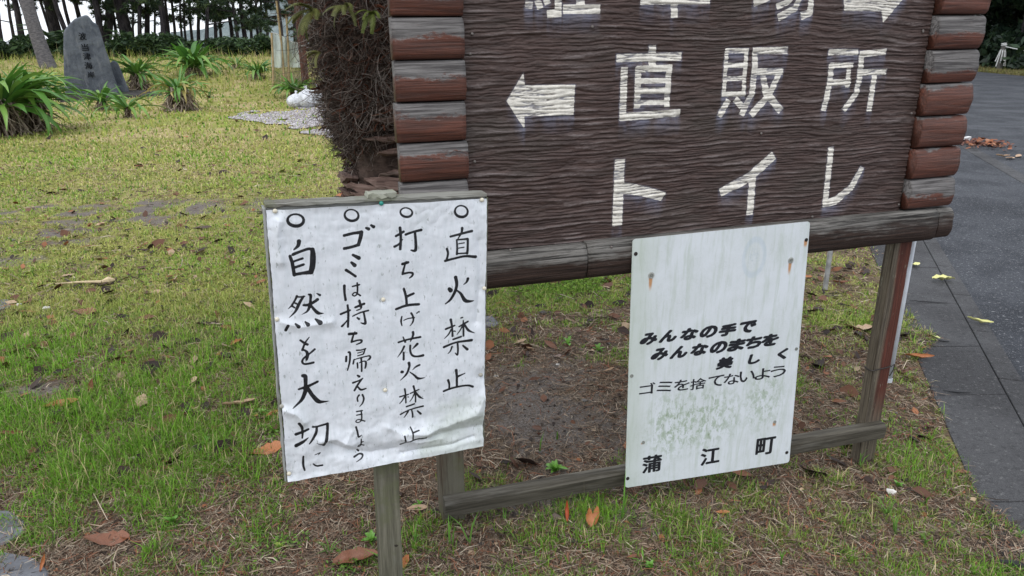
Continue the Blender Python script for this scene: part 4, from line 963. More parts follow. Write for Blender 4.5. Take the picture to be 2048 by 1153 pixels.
set_col(rm, 'col', np.repeat(cc, kk, 0)); M_FIB = m_attr('root_fibre', .85, .25)
tag(link('aerial_root', rm, M_FIB, palm), kind='stuff')
# small lumps of dead leaf base sticking out of the mass
n = 900; a = rng.uniform(-math.pi * 1.05, .1, n); z = rng.uniform(.72, 2.2, n); r0 = palm_r(z, np.abs(a)) - .012
keep = (z > 1.14) | (np.cos(a) < -.75); a, z, r0 = a[keep], z[keep], r0[keep]; n = len(a); Pb = np.stack([r0 * np.cos(a), r0 * np.sin(a), z], 1); d0 = np.stack([np.cos(a), np.sin(a), rng.normal(.1, .4, n)], 1) + rng.normal(0, .5, (n, 3)); d0 /= np.linalg.norm(d0, axis=1)[:, None]
V, Q_, kk = strands(Pb, d0, rng.uniform(.03, .09, n) * np.clip((z - .9) * 3.2, .25, 1), rng.uniform(.003, .010, n), 4, .35, .2, 6)
rm = mesh_np('dead_stub', V, Q_); cc = np.array([(.055, .032, .024), (.13, .085, .065), (.10, .035, .018)])[rng.choice(3, n)] * rng.uniform(.6, 1.3, (n, 1)); set_col(rm, 'col', np.repeat(cc, kk, 0))
tag(link('dead_stub', rm, M_FIB, palm), kind='stuff')
# crown of arching fronds high above the frame
M_LEAF = m_attr('leaf', .5, .4, .25)
def frond(L, w, nl, droop, col, seed, name='frond'):
    r_ = np.random.default_rng(seed); V = []; Fs = []; C = []; pts = []
    for i in range(nl + 1):
        s_ = i / nl; pts.append(np.array([0, L * (s_ - .12 * droop * s_ ** 3), L * (.35 * s_ - droop * s_ ** 2 * .75)]))
    for i in range(nl):
        p = pts[i]; d = pts[i + 1] - p; d /= np.linalg.norm(d); s_ = i / nl; ll = w * math.sin(math.pi * min(1, s_ * .86 + .12)) ** .6
        for sg in (-1, 1):
            side = np.array([sg, 0, 0]) * .8 + d * .55 + np.array([0, 0, -.12 - .3 * s_]); side /= np.linalg.norm(side); hw = L / nl * .42
            n0 = len(V); V += [p - d * hw, p + d * hw, p + side * ll * .6 + d * hw * .7, p + side * ll * .6 - d * hw * .6, p + side * ll + np.array([0, 0, -.03 * ll])]
            Fs += [(n0, n0 + 1, n0 + 2, n0 + 3), (n0 + 3, n0 + 2, n0 + 4)]; c_ = np.array(col) * r_.uniform(.75, 1.25); C += [c_] * 5
    n0 = len(V)
    for i, p in enumerate(pts): V += [p + np.array([-.006, 0, -.004]), p + np.array([.006, 0, -.004])]; C += [np.array(col) * .8] * 2
    for i in range(nl): Fs.append((n0 + 2 * i, n0 + 2 * i + 1, n0 + 2 * i + 3, n0 + 2 * i + 2))
    me_ = mesh_py(name, V, Fs); set_col(me_, 'col', np.array(C)); me_.materials.append(M_LEAF); return me_
fm = [frond(2.3, .38, 34, .8, (.045, .085, .025), 3), frond(2.5, .36, 34, 1.05, (.05, .095, .03), 4)]
for k in range(16):
    o = link('frond', fm[k % 2], None, palm); o.location = (0, 0, 3.1); o.rotation_euler = (random.uniform(.1, .9), 0, k * 2.4)
# ferns growing out of the root mass
def fern(pxy, n, L, label, seed, col, yaw0):
    p = on_plane(pxy[0], pxy[1], PB + np.array([0, -.42, 0]), np.array([0, 1., 0])); f = empty('fern', tuple(p)); tag(f, label, 'fern', None)
    r_ = random.Random(seed)
    ms = [frond(L * r_.uniform(.8, 1.2), L * .22, 15, .9, col, seed + q, 'frond') for q in range(2)]
    for k in range(n):
        o = link('frond', ms[k % 2], None, f); o.rotation_euler = (r_.uniform(-.9, .5), r_.uniform(-.4, .4), yaw0 + r_.uniform(-1.4, 1.4))
fern((628, 22), 8, .11, 'yellow green fern on the upper left of the shaggy palm trunk', 11, (.15, .16, .045), 2.2)
fern((690, 14), 6, .09, 'pale fern sprig hanging at the top centre of the palm root mass', 12, (.15, .16, .05), 3.1)
fern((745, 26), 5, .08, 'green strap fern tuft on the palm just left of the half logs', 13, (.15, .19, .04), 3.6)
fern((640, 105), 4, .06, 'small drooping fern on the left side of the palm root mass', 14, (.18, .18, .05), 2.2)

# ------------------------------------------------------------------ grass, needles and litter as thin real blades
def blades(P, L, W, lean, az, col, coltip, bend=.5, wind=0):
    """P base points; five vertex curved blades"""
    n = len(P); dx = np.cos(az) * lean; dy = np.sin(az) * lean; dz = np.sqrt(np.clip(1 - lean ** 2, .02, 1))
    d = np.stack([dx, dy, dz], 1); sd_ = np.stack([-np.sin(az + wind), np.cos(az + wind), np.zeros(n)], 1) * W[:, None]
    mid = P + d * (L * .55)[:, None]; d2 = d + np.stack([dx, dy, -np.ones(n) * .3 * bend - lean * bend], 1) * .8; d2 /= np.linalg.norm(d2, axis=1)[:, None]
    tip = mid + d2 * (L * .5)[:, None]
    V = np.stack([P - sd_ * .8, P + sd_ * .8, mid + sd_ * .75, mid - sd_ * .75, tip], 1).reshape(-1, 3)
    b = (np.arange(n) * 5)[:, None]; Q_ = b + np.array([[0, 1, 2, 3]]); T_ = b + np.array([[3, 2, 4]])
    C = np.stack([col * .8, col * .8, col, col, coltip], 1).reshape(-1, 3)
    return V, Q_, T_, C
def surf(x, y): return np.where(pav_s(x, y) > -.012, PAV_Z + .003, T(x, y))
class Cloud:
    def __init__(s): s.V = []; s.Q = []; s.T = []; s.C = []; s.n = 0
    def add(s, V, Q_, T_, C):
        s.V.append(V); s.Q.append(Q_ + s.n); s.C.append(C); s.n += len(V)
        if T_ is not None: s.T.append(T_ + s.n - len(V))
    def build(s, name, mat, parent=None):
        me = mesh_np(name, np.concatenate(s.V), np.concatenate(s.Q), np.concatenate(s.T) if s.T else None); set_col(me, 'col', np.concatenate(s.C)); return link(name, me, mat, parent)
def in_view(x, y, z=0, m=40):
    X = np.stack([x - CAM[0], y - CAM[1], z - CAM[2] + 0 * x], 0); c = RW.T @ X
    px = CX + F_PX * c[0] / np.maximum(c[2], .05); py = CY + F_PX * c[1] / np.maximum(c[2], .05)
    return (c[2] > .1) & (px > -260) & (px < 2308) & (py > -100) & (py < 1400)
def sample(n, y0, y1, power=1.0, seed=0):
    """points on the lawn, denser towards the near edge; a margin beyond the photograph is kept"""
    r_ = np.random.default_rng(seed); u_ = r_.random(n)
    y = y0 * (y1 / y0) ** u_ if power else y0 + (y1 - y0) * u_
    hw = y * 1.05 + .5; x = r_.uniform(-1, 1, n) * hw
    k = in_view(x, y); x, y = x[k], y[k]
    s = pav_s(x, y) + .07 * fbm(x * 9, y * 9, 91, 3) + .22 * fbm(x * 2.3, y * 2.3, 92, 2)
    k = (s < .035 * r_.random(len(x))) & (y < 40); x, y = x[k], y[k]
    k = ~(np.hypot(x - PB[0], y - PB[1]) < .27)
    return x[k], y[k]
GREENS = np.array([(.19, .40, .03), (.26, .42, .05), (.41, .43, .12), (.13, .27, .035), (.52, .44, .23)])
cl = Cloud()
def grass_layer(n, y0, y1, Lf, Wf, thr, seed, lean=.45, pal=None, power=1):
    x, y = sample(n, y0, y1, power, seed); r_ = np.random.default_rng(seed + 100)
    g = green_amt(x, y) + .25 * fbm(x * 14, y * 14, 95, 2); k = g > thr + (1 - thr) * r_.random(len(x)) ** 1.6; x, y, g = x[k], y[k], g[k]; n = len(x)
    z = surf(x, y) - .004; sc = (.6 + .7 * np.clip(g, 0, 1)) * r_.gamma(7, 1 / 7, n)
    L = Lf(y) * sc; W = Wf(y) * r_.uniform(.6, 1.3, n)
    cn = fbm(x * .8 + 3, y * .8, 97, 3) + .2 * r_.normal(0, 1, n) + .25 * ss((y - 3.0) / 2.5) + .1 * ss((y - 7) / 4) - .22 * ss((-.5 - x) / 1.0) * ss((y - 2.0) / .4) * ss((3.7 - y) / .6)
    w = np.clip((cn + .45 - .45 * ss((3.6 - y) / 1.4)) / .9, 0, 1)[:, None]; far_ = ss((y - 6) / 6)
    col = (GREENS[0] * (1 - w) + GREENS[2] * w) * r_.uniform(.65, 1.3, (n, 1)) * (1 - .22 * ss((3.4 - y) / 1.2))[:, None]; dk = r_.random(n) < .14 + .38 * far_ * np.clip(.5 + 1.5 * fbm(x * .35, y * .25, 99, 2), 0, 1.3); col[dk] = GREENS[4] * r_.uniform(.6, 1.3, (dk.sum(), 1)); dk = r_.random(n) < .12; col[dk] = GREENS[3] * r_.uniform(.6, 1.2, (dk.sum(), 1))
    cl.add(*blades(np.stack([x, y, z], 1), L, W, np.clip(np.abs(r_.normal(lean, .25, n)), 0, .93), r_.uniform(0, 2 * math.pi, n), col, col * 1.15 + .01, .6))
grass_layer(520000, 1.25, 4.2, lambda y: .032 + 0 * y, lambda y: .0011 + .0002 * y, .25, 1)
grass_layer(90000, 1.25, 3.6, lambda y: .060 + 0 * y, lambda y: .0017 + 0 * y, .45, 2, .38)
grass_layer(270000, 3.6, 11, lambda y: .018 + .0010 * y, lambda y: .0009 * y, .18, 3, .5)
grass_layer(80000, 9, 30, lambda y: .025 + .0012 * y, lambda y: .0013 * y, .05, 4, .4)
grass_layer(26000, 20, 36, lambda y: .22 + 0 * y, lambda y: .008 + 0 * y, .0, 5, .3)
M_GRASS = m_attr('grass_blades', .6, .3, .3)
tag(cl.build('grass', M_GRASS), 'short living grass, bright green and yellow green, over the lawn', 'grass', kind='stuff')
# dry blades and needles lying flat
cl = Cloud()
STRAW = np.array([(.29, .225, .165), (.20, .14, .10), (.11, .072, .050), (.39, .33, .25), (.22, .095, .055), (.045, .034, .027)])
def straw_layer(n, y0, y1, L0, W0, seed, power=1):
    x, y = sample(n, y0, y1, power, seed); r_ = np.random.default_rng(seed + 7)
    so = soil_amt(x, y); g = green_amt(x, y); k = r_.random(len(x)) < np.clip(1.15 - 1.05 * so - .35 * g, .06, 1); x, y = x[k], y[k]; n = len(x)
    z = surf(x, y) + r_.exponential(.004, n) + .001; L = L0 * r_.gamma(4, .25, n); W = W0 * r_.uniform(.5, 1.4, n) * np.maximum(1, y / 2.6)
    az = r_.uniform(0, 2 * math.pi, n); pit = r_.normal(0, .16, n); cur = r_.normal(0, .25, n)
    d1 = np.stack([np.cos(az), np.sin(az), pit], 1); d2 = np.stack([np.cos(az + cur), np.sin(az + cur), -pit * .6], 1); P = np.stack([x, y, z], 1)
    m_ = P + d1 * (L / 2)[:, None]; e_ = m_ + d2 * (L / 2)[:, None]; e_[:, 2] = np.maximum(e_[:, 2], z + .0005)
    s1 = np.stack([-np.sin(az), np.cos(az), r_.normal(0, .35, n)], 1) * W[:, None]
    V = np.stack([P - s1, P + s1, m_ + s1, m_ - s1, e_ + s1 * .5, e_ - s1 * .5], 1).reshape(-1, 3); b = (np.arange(n) * 6)[:, None]
    Q_ = np.concatenate([b + np.array([[0, 1, 2, 3]]), b + np.array([[3, 2, 4, 5]])])
    C = STRAW[r_.choice(6, n, p=[.20, .25, .20, .09, .12, .14])] * r_.uniform(.55, 1.4, (n, 1)); cl.add(V, Q_, None, np.repeat(C, 6, 0))
straw_layer(360000, 1.2, 3.8, .036, .0010, 21)
straw_layer(70000, 3.2, 9, .07, .0013, 22)
straw_layer(3000, 1.2, 4.0, .11, .0013, 23)
tag(cl.build('pine_needles', m_attr('dry_needles', .85, .2)), 'mat of dry brown needles and dead grass on the soil', 'dead grass', kind='stuff')
# crumbs of soil, bark and small stones
n = 26000; x, y = sample(n, 1.2, 6, 1, 41); n = len(x); r_ = np.random.default_rng(5)
sz_ = r_.gamma(2, .0016, n) + .001; oc = np.array([(1, 0, 0), (-1, 0, 0), (0, 1, 0), (0, -1, 0), (0, 0, 1), (0, 0, -1)], float); OF = np.array([(0, 2, 4), (2, 1, 4), (1, 3, 4), (3, 0, 4), (2, 0, 5), (1, 2, 5), (3, 1, 5), (0, 3, 5)])
V = oc[None] * (sz_[:, None, None] * r_.uniform(.5, 1.5, (n, 1, 3)) * np.array([1, 1, .6])) + r_.normal(0, .0006, (n, 6, 3)) + np.stack([x, y, surf(x, y) + sz_ * .3], 1)[:, None]
me = mesh_np('soil_crumbs', V.reshape(-1, 3), None, ((np.arange(n) * 6)[:, None, None] + OF[None]).reshape(-1, 3))
cc = np.array([(.06, .05, .045), (.12, .095, .08), (.16, .15, .14), (.10, .045, .03), (.5, .48, .45)])[r_.choice(5, n, p=[.42, .3, .15, .12, .01])] * r_.uniform(.6, 1.2, (n, 1)); set_col(me, 'col', np.repeat(cc, 6, 0))
tag(link('soil_crumbs', me, m_attr('crumbs', .9, .15)), 'crumbs of dark soil, bark and grit', 'soil', kind='stuff')

# leaf shapes
def leaf_mesh(L, w, curl, fold, twist, seed, name='fallen_leaf', nl=9):
    r_ = np.random.default_rng(seed); V = []; Fs = []
    for i in range(nl + 1):
        s_ = i / nl; x = (s_ - .5) * L; hw = w * math.sin(math.pi * min(1, (s_ * .93 + .05))) ** .7 * (1 + .03 * r_.normal()) + .0004
        zc = curl * L * ((2 * s_ - 1) ** 2) + .004 * r_.normal() * w * 20; tw = twist * (s_ - .5)
        for j, q in enumerate((-1, -.5, 0, .5, 1)):
            yy = q * hw * math.cos(fold * abs(q)); zz = zc + abs(q) * hw * math.sin(fold) + .06 * hw * r_.normal()
            V.append((x, yy * math.cos(tw) - zz * math.sin(tw) * .3, zz + yy * math.sin(tw)))
    for i in range(nl):
        for j in range(4): Fs.append((i * 5 + j, i * 5 + 5 + j, i * 5 + 6 + j, i * 5 + 1 + j))
    zmin = min(v_[2] for v_ in V); V = [(a_, b_, c_ - zmin) for a_, b_, c_ in V]
    me_ = mesh_py(name, V, Fs, True); return me_
def m_leaf(name, a, b, spot):
    t = NT(name); v = t.co(); n1 = t.noise(v, 60, 5, .7); ve = t.noise(t.map(v, (30, 260, 40)), 1, 3, .6)
    c = t.mix(t.rng(n1, .35, .65), a, b); c = t.mix(t.rng(t.noise(v, 90, 4, .7), .55, .7, 0, .7), c, spot); c = t.mix(t.rng(ve, .55, .75, 0, .4), c, spot)
    t.bump(ve, .4, .001); return t.out(c, .45, .45)
LM = dict(orange=m_leaf('orange_leaf', (.34, .10, .03), (.46, .20, .075), (.16, .05, .02)), brown=m_leaf('brown_leaf', (.15, .055, .028), (.25, .10, .05), (.06, .028, .018)),
          dark=m_leaf('dark_leaf', (.04, .026, .02), (.09, .05, .035), (.02, .014, .012)), tan=m_leaf('tan_leaf', (.38, .24, .15), (.50, .36, .24), (.24, .13, .08)),
          red=m_leaf('red_leaf', (.34, .055, .02), (.42, .10, .03), (.20, .03, .015)), yellow=m_leaf('yellow_leaf', (.62, .60, .22), (.72, .70, .34), (.40, .42, .10)), grey=m_leaf('grey_leaf', (.20, .14, .12), (.30, .22, .19), (.10, .07, .06)))
SH = [leaf_mesh(1, .20, .06, .5, .5, 1), leaf_mesh(1, .26, .10, .25, .9, 2), leaf_mesh(1, .15, .14, .9, 1.2, 3), leaf_mesh(1, .24, .03, .7, -.6, 4)]
SHM = {}
def put_leaf(px, py, size, ang, col, label, stand=0, on=None):
    """size in photo pixels; ang is the heading on the ground"""
    p = gp(px, py) if on is None else on_z(px, py, on); dist = np.linalg.norm(p - CAM); L = size * dist / F_PX * 1.15
    k = random.randrange(4)
    if (k, col) not in SHM: mm = SH[k].copy(); mm.materials.clear(); mm.materials.append(LM[col]); SHM[(k, col)] = mm
    o = bpy.data.objects.new('fallen_leaf', SHM[(k, col)]); COL.objects.link(o); o.location = (p[0], p[1], p[2] + .004 + (L * .5 * math.sin(stand) if stand else .004)); o.scale = (L, L, L); o.rotation_euler = (random.uniform(-.2, .3), -stand + random.uniform(-.12, .12), math.radians(ang))
    tag(o, label, 'leaf', 'leaves fallen on the ground')
LEAVES = [(122, 814, 46, 25, 'orange', 'large orange brown leaf in green grass near the left edge'), (476, 690, 26, 60, 'orange', 'rounded orange leaf left of the handwritten notice'), (480, 816, 50, 20, 'tan', 'long tan leaf left of the lower half of the handwritten notice'),
 (380, 828, 26, 70, 'brown', 'short brown leaf among thin grass, left of the long tan leaf'), (535, 906, 52, 25, 'orange', 'big orange leaf at the lower left corner of the handwritten notice'), (215, 1086, 62, 8, 'brown', 'long dark red brown leaf near the bottom left corner'), (250, 1082, 20, -20, 'orange', 'pale orange end piece touching the long dark leaf, bottom left'),
 (92, 1142, 26, 80, 'orange', 'orange leaf standing up beside the lower slate stone'), (18, 876, 40, 15, 'brown', 'brown leaf at the left edge of the photograph'), (188, 785, 22, 70, 'brown', 'dark reddish leaf upright in the thick grass'), (310, 705, 20, 30, 'brown', 'small brown leaf in the green grass left of the notice'),
 (545, 832, 24, 60, 'orange', 'small orange leaf touching the left edge of the notice'), (440, 858, 20, 40, 'tan', 'pale pinkish leaf scrap below the long tan leaf'), (1132, 1038, 34, 95, 'red', 'bright red leaf standing upright below the cross rail'), (1178, 1050, 30, 110, 'orange', 'left one of the two upright orange leaves below the white panel'), (1192, 1047, 30, 70, 'orange', 'right one of the two upright orange leaves below the white panel'),
 (812, 1130, 30, 85, 'orange', 'orange brown leaf beside the foot of the notice post'), (715, 1128, 74, 8, 'brown', 'long brown leaf on the ground left of the notice post'), (835, 1022, 34, 10, 'tan', 'curled tan leaf between the two left posts'), (1041, 688, 26, 40, 'tan', 'pale tan leaf right of the handwritten notice'), (1060, 702, 20, -50, 'tan', 'small tan leaf touching the pale tan leaf under the board'),
 (1217, 746, 24, 35, 'tan', 'light leaf close to the left edge of the white metal panel'), (1115, 716, 14, 20, 'grey', 'small pinkish leaf on the soil below the brown board'), (1300, 968, 24, 15, 'grey', 'dull leaf half hidden below the white metal panel'), (1970, 915, 30, 20, 'brown', 'curled brown leaf at the grassy edge of the pavement'), (1925, 952, 22, -10, 'brown', 'small round brown leaf near the pavement edge'),
 (1715, 660, 40, -20, 'tan', 'long pale leaf on the grass left of the right post'), (1680, 570, 26, 5, 'brown', 'brown leaf in the grass left of the top of the right post'), (1270, 1120, 30, 20, 'brown', 'brown leaf at the bottom edge below the metal panel'), (1580, 1075, 26, 60, 'grey', 'dull mauve leaf on bare soil, lower right'), (1445, 1030, 22, 0, 'orange', 'small orange scrap below the middle of the metal panel'),
 (405, 460, 30, 10, 'dark', 'blackish leaf on the sunlit lawn left of the notice'), (288, 505, 20, 0, 'dark', 'small black leaf in the middle of the lawn'), (306, 590, 24, 55, 'tan', 'tan leaf beside the dead palm frond piece'), (415, 655, 34, 10, 'dark', 'dark curled leaf at the edge of the thick grass'), (170, 628, 34, 5, 'brown', 'brown leaf just below the dead palm frond piece'), (200, 572, 24, 0, 'dark', 'dark leaf behind the dead palm frond piece')]
for q in LEAVES: put_leaf(*q, stand=(1.1 if 'upright' in q[5] or 'standing' in q[5] else 0))
put_leaf(1866, 677, 24, 100, 'yellow', 'oval pale yellow leaf lying on the pavement', on=PAV_Z); put_leaf(1886, 564, 34, 0, 'yellow', 'narrow yellow leaf on the pavement nearer the board', on=PAV_Z)
put_leaf(1958, 649, 34, -20, 'yellow', 'yellow leaf lying across the kerb stones', on=PAV_Z); put_leaf(1837, 720, 40, -10, 'orange', 'crumpled rust coloured leaf on the pavement beside the right post', on=PAV_Z); put_leaf(1826, 533, 22, 10, 'yellow', 'small pale leaf on the pavement by the top of the right post', on=PAV_Z)
# leaf litter too plentiful to count: small dark and brown leaves over the lawn, and the drift on the road
cl = Cloud()
def litter(x, y, z, L, seed, cols, p):
    r_ = np.random.default_rng(seed); n = len(x); az = r_.uniform(0, 6.28, n); w = L * r_.uniform(.14, .3, n)
    d = np.stack([np.cos(az), np.sin(az), r_.normal(0, .2, n)], 1); s_ = np.stack([-np.sin(az), np.cos(az), r_.normal(0, .5, n)], 1); P = np.stack([x, y, z], 1)
    pts = [P - d * (L / 2)[:, None], P - d * (L * .15)[:, None] + s_ * w[:, None] + np.array([0, 0, .15]) * L[:, None], P + d * (L * .2)[:, None] + s_ * w[:, None] * .9 + np.array([0, 0, .12]) * L[:, None], P + d * (L / 2)[:, None] + np.array([0, 0, .1]) * L[:, None], P + d * (L * .2)[:, None] - s_ * w[:, None] * .9, P - d * (L * .15)[:, None] - s_ * w[:, None]]
    V = np.stack(pts, 1).reshape(-1, 3); b = (np.arange(n) * 6)[:, None]; Q_ = np.concatenate([b + np.array([[0, 1, 2, 3]]), b + np.array([[0, 3, 4, 5]])])
    C = np.array(cols)[r_.choice(len(cols), n, p=p)] * r_.uniform(.6, 1.3, (n, 1)); cl.add(V, Q_, None, np.repeat(C, 6, 0))
LC = [(.035, .022, .018), (.12, .055, .032), (.27, .11, .05), (.36, .26, .17)]
x, y = sample(3400, 2.2, 15, 1, 51); clump = fbm(x * .5, y * .5, 55, 3) + .3; k = rng.random(len(x)) < np.clip(clump * 1.4, .1, 1); x, y = x[k], y[k]; litter(x, y, T(x, y) + .012, rng.gamma(6, .0085, len(x)) * (1 + .05 * y), 1, LC, [.42, .33, .15, .10])
x, y = sample(1500, 3.2, 7.5, 1, 52); litter(x, y, T(x, y) + .012, rng.gamma(6, .0095, len(x)), 2, LC, [.5, .35, .1, .05])
x, y = sample(3600, 1.25, 3.4, 1, 53); litter(x, y, T(x, y) + .006, rng.gamma(2.5, .0052, len(x)), 3, LC, [.35, .35, .2, .1])
tag(cl.build('leaf_litter', m_attr('litter', .7, .3)), 'small dead leaves scattered over the lawn', 'leaves', kind='stuff')
cl = Cloud(); n = 260; c0 = on_z(1962, 290, PAV_Z - .014); x = c0[0] + rng.normal(0, .20, n); y = c0[1] + rng.normal(0, .26, n) ; litter(x, y, np.full(n, PAV_Z) + rng.exponential(.012, n), rng.gamma(5, .013, n), 4, [(.18, .07, .04), (.30, .11, .05), (.40, .20, .12), (.10, .04, .03)], [.35, .3, .15, .2])
tag(cl.build('leaf_pile', m_attr('pile', .7, .3)), 'small drift of rusty dead leaves on the road beside the board', 'leaves', kind='stuff')
for i, (px, py, s_, l_) in enumerate(((2005, 316, 20, 'left one of three tan leaves on the road at the right edge'), (2020, 319, 18, 'middle one of three tan leaves on the road at the right edge'), (2036, 315, 18, 'right one of three tan leaves on the road at the right edge'))): put_leaf(px, py, s_, 20 * i, 'tan', l_, on=PAV_Z - .012)
# ------------------------------------------------------------------ sea and distant hills
t = NT('pale_sea'); t.bump(t.noise(t.co(), .8, 3, .6), .3, .05); M_SEA = t.out((.25, .28, .30), .25, .5)
sx_ = [-900, -1]; tag(link('sea', mesh_py('sea', [(-900, 75, -2.2), (60, 75, -2.2), (60, 900, -2.2), (-900, 900, -2.2)], [(0, 1, 2, 3)]), M_SEA), kind='structure')
def ridge(name, x0, x1, y, depth, hf, mat, n=60):
    V = []; Fs = []; xs = np.linspace(x0, x1, n + 1)
    for i, x in enumerate(xs):
        h = hf((x - x0) / (x1 - x0)) * (1 + .18 * fbm(x * .03, y * .1, 7, 4) + .05 * fbm(x * .2, 3, 9, 2))
        V += [(x, y + 2 * pn(x * .05, 0, 3), -3), (x, y + depth * .25, h * .62), (x, y + depth * .55, h), (x, y + depth, -3)]
    for i in range(n):
        for j in range(3): Fs.append((i * 4 + j, i * 4 + 4 + j, i * 4 + 5 + j, i * 4 + 1 + j))
    return tag(link(name, mesh_py(name, V, Fs, True), mat), kind='structure')
t = NT('hazy_wooded_hill'); v = t.co(); n1 = t.noise(v, .35, 6, .75); n2 = t.noise(v, .05, 4, .6)
t.bump(n1, 1.0, 2.0); M_HILL = t.out(t.mix(t.rng(n1, .35, .65), (.16, .20, .21), (.27, .32, .32)), .95, .1)  # distance haze mixed into the forest colour as pale blue grey
ridge('hills', -82, -8, 165, 60, lambda u: 3 + 15 * ss(u / .62), M_HILL)
# ------------------------------------------------------------------ inscribed monument stone
def facing(px, py):
    """a frame standing on the ground at a pixel, its x axis across the line of sight"""
    b = gp(px, py); d = (b - CAM)[:2]; d /= np.linalg.norm(d); ex_ = np.array([d[1], -d[0], 0.]); ey_ = np.array([d[0], d[1], 0.])
    def loc(qx, qy):
        p = on_plane(qx, qy, b, ey_); return np.array([(p - b) @ ex_, p[2] - b[2]])
    return b, math.atan2(ex_[1], ex_[0]), loc
M_STONE = None
t = NT('grey_blue_stone'); v = t.co(); n1 = t.noise(v, 2.5, 6, .7, .5); n2 = t.noise(t.map(v, (9, 9, 2.5)), 1, 5, .7); n3 = t.noise(v, 30, 4, .7)
c = t.mix(t.rng(n1, .35, .62), (.055, .065, .085), (.115, .13, .155)); c = t.mix(t.rng(n2, .5, .72, 0, .7), c, (.17, .18, .20)); c = t.mix(t.rng(n2, .30, .45, .55, 0), c, (.035, .038, .045))
t.bump(t.math('ADD', n1, t.math('MULTIPLY', n3, .3)), .8, .06); M_STONE = t.out(c, .8, .3)
def slab(name, pts, thick, mat, parent, y0=0, bev=.05):
    V = [(p[0], y0 - thick / 2, p[1]) for p in pts] + [(p[0] * .97 , y0 + thick / 2, p[1] * .97) for p in pts]; k = len(pts)
    Fs = [tuple(range(k)), tuple(range(2 * k - 1, k - 1, -1))] + [(i, i + k, (i + 1) % k + k, (i + 1) % k) for i in range(k)]
    me_ = mesh_py(name, V, Fs); bm_fix(me_); o_ = link(name, me_, mat, parent); b_ = o_.modifiers.new('bevel', 'BEVEL'); b_.width = bev; b_.segments = 3; b_.limit_method = 'ANGLE'; return o_
mb_, ma_, ml_ = facing(195, 198)
mon = empty('stone_monument', tuple(mb_), (0, 0, ma_)); tag(mon, 'tall irregular grey stone monument with a vertical carved inscription, beside the crinum plants', 'monument')
slab('stone_slab', [ml_(*q) for q in ((131, 196), (128, 150), (127, 100), (127, 63), (133, 55), (140, 47), (149, 38), (162, 33), (174, 29), (180, 36), (186, 44), (195, 49), (203, 72), (211, 98), (219, 120), (226, 148), (236, 175), (240, 196))], .42, M_STONE, mon)
slab('stone_slab', [ml_(*q) for q in ((215, 196), (218, 140), (222, 124), (229, 121), (237, 127), (245, 146), (252, 164), (259, 180), (262, 196))], .3, M_STONE, mon, .32)
pl = MB().box((ml_(222, 196)[0], .1, -.02), (ml_(325, 196)[0] - ml_(222, 196)[0], .5, .13), jit=.03); o = pl.build('plinth', m_plain('dark_base_stone', (.055, .052, .050), .9, .2, .4, 6), mon, wc=False, bevel=.06)
M_INK = m_plain('carved_dark_letters', (.008, .009, .012), .9, .1, .1)
glyphs('carved_letter', [('波', 165, 73, 15, 15), ('当', 170, 95, 14, 14), ('津', 174, 113, 15, 14), ('海', 177, 131, 15, 14), ('岸', 182, 149, 14, 12)], mon, lambda x, y: ml_(x, y), M_INK, .02, 0, n0=-.235)
# ------------------------------------------------------------------ crinum plants with strap leaves
def strap(L, w, droop, seed, cols, nl=9):
    V = []; Fs = []; C = []; r_ = np.random.default_rng(seed); p = np.zeros(3); el = 1.0; yaw = 0
    for i in range(nl + 1):
        s_ = i / nl; hw = w * (.35 + .65 * math.sin(math.pi * min(1, .12 + s_ * .75))) * (1 - s_ ** 5) + .002
        d = np.array([math.cos(el), 0, math.sin(el)]); up = np.array([-math.sin(el), 0, math.cos(el)])
        c_ = np.array(cols[0]) * (1 - s_) + np.array(cols[1]) * s_
        for q in (-1, 0, 1): V.append(p + np.array([0, q * hw, 0]) + up * (abs(q) * hw * .45) + np.array([0, yaw, 0])); C.append(c_ * (1.25 if q == 0 else 1))
        p = p + d * (L / nl); el -= droop / nl * (.5 + 1.4 * s_); yaw += r_.normal(0, .01) * L
    for i in range(nl):
        for j in range(2): Fs.append((i * 3 + j, i * 3 + 3 + j, i * 3 + 4 + j, i * 3 + 1 + j))
    me_ = mesh_py('leaf', V, Fs, True); set_col(me_, 'col', np.array(C)); me_.materials.append(M_STRAP); return me_
M_STRAP = m_attr('strap_leaf', .38, .5, .2)
GR = [((.10, .20, .03), (.055, .16, .022)), ((.07, .17, .03), (.09, .23, .03)), ((.05, .13, .03), (.06, .17, .025)), ((.14, .25, .05), (.16, .30, .05))]
SM = [strap(1, .046, dr, 200 + i, GR[i % 4]) for i, dr in enumerate((.6, .9, 1.3, 1.7, 2.1, 2.5, 1.1, 1.9))]
SMY = [strap(1, .045, dr, 230 + i, ((.34, .30, .08), (.40, .33, .12))) for i, dr in enumerate((1.2, 2.4, 3.0))]
M_STEM = m_attr('dry_skirt', .9, .15)
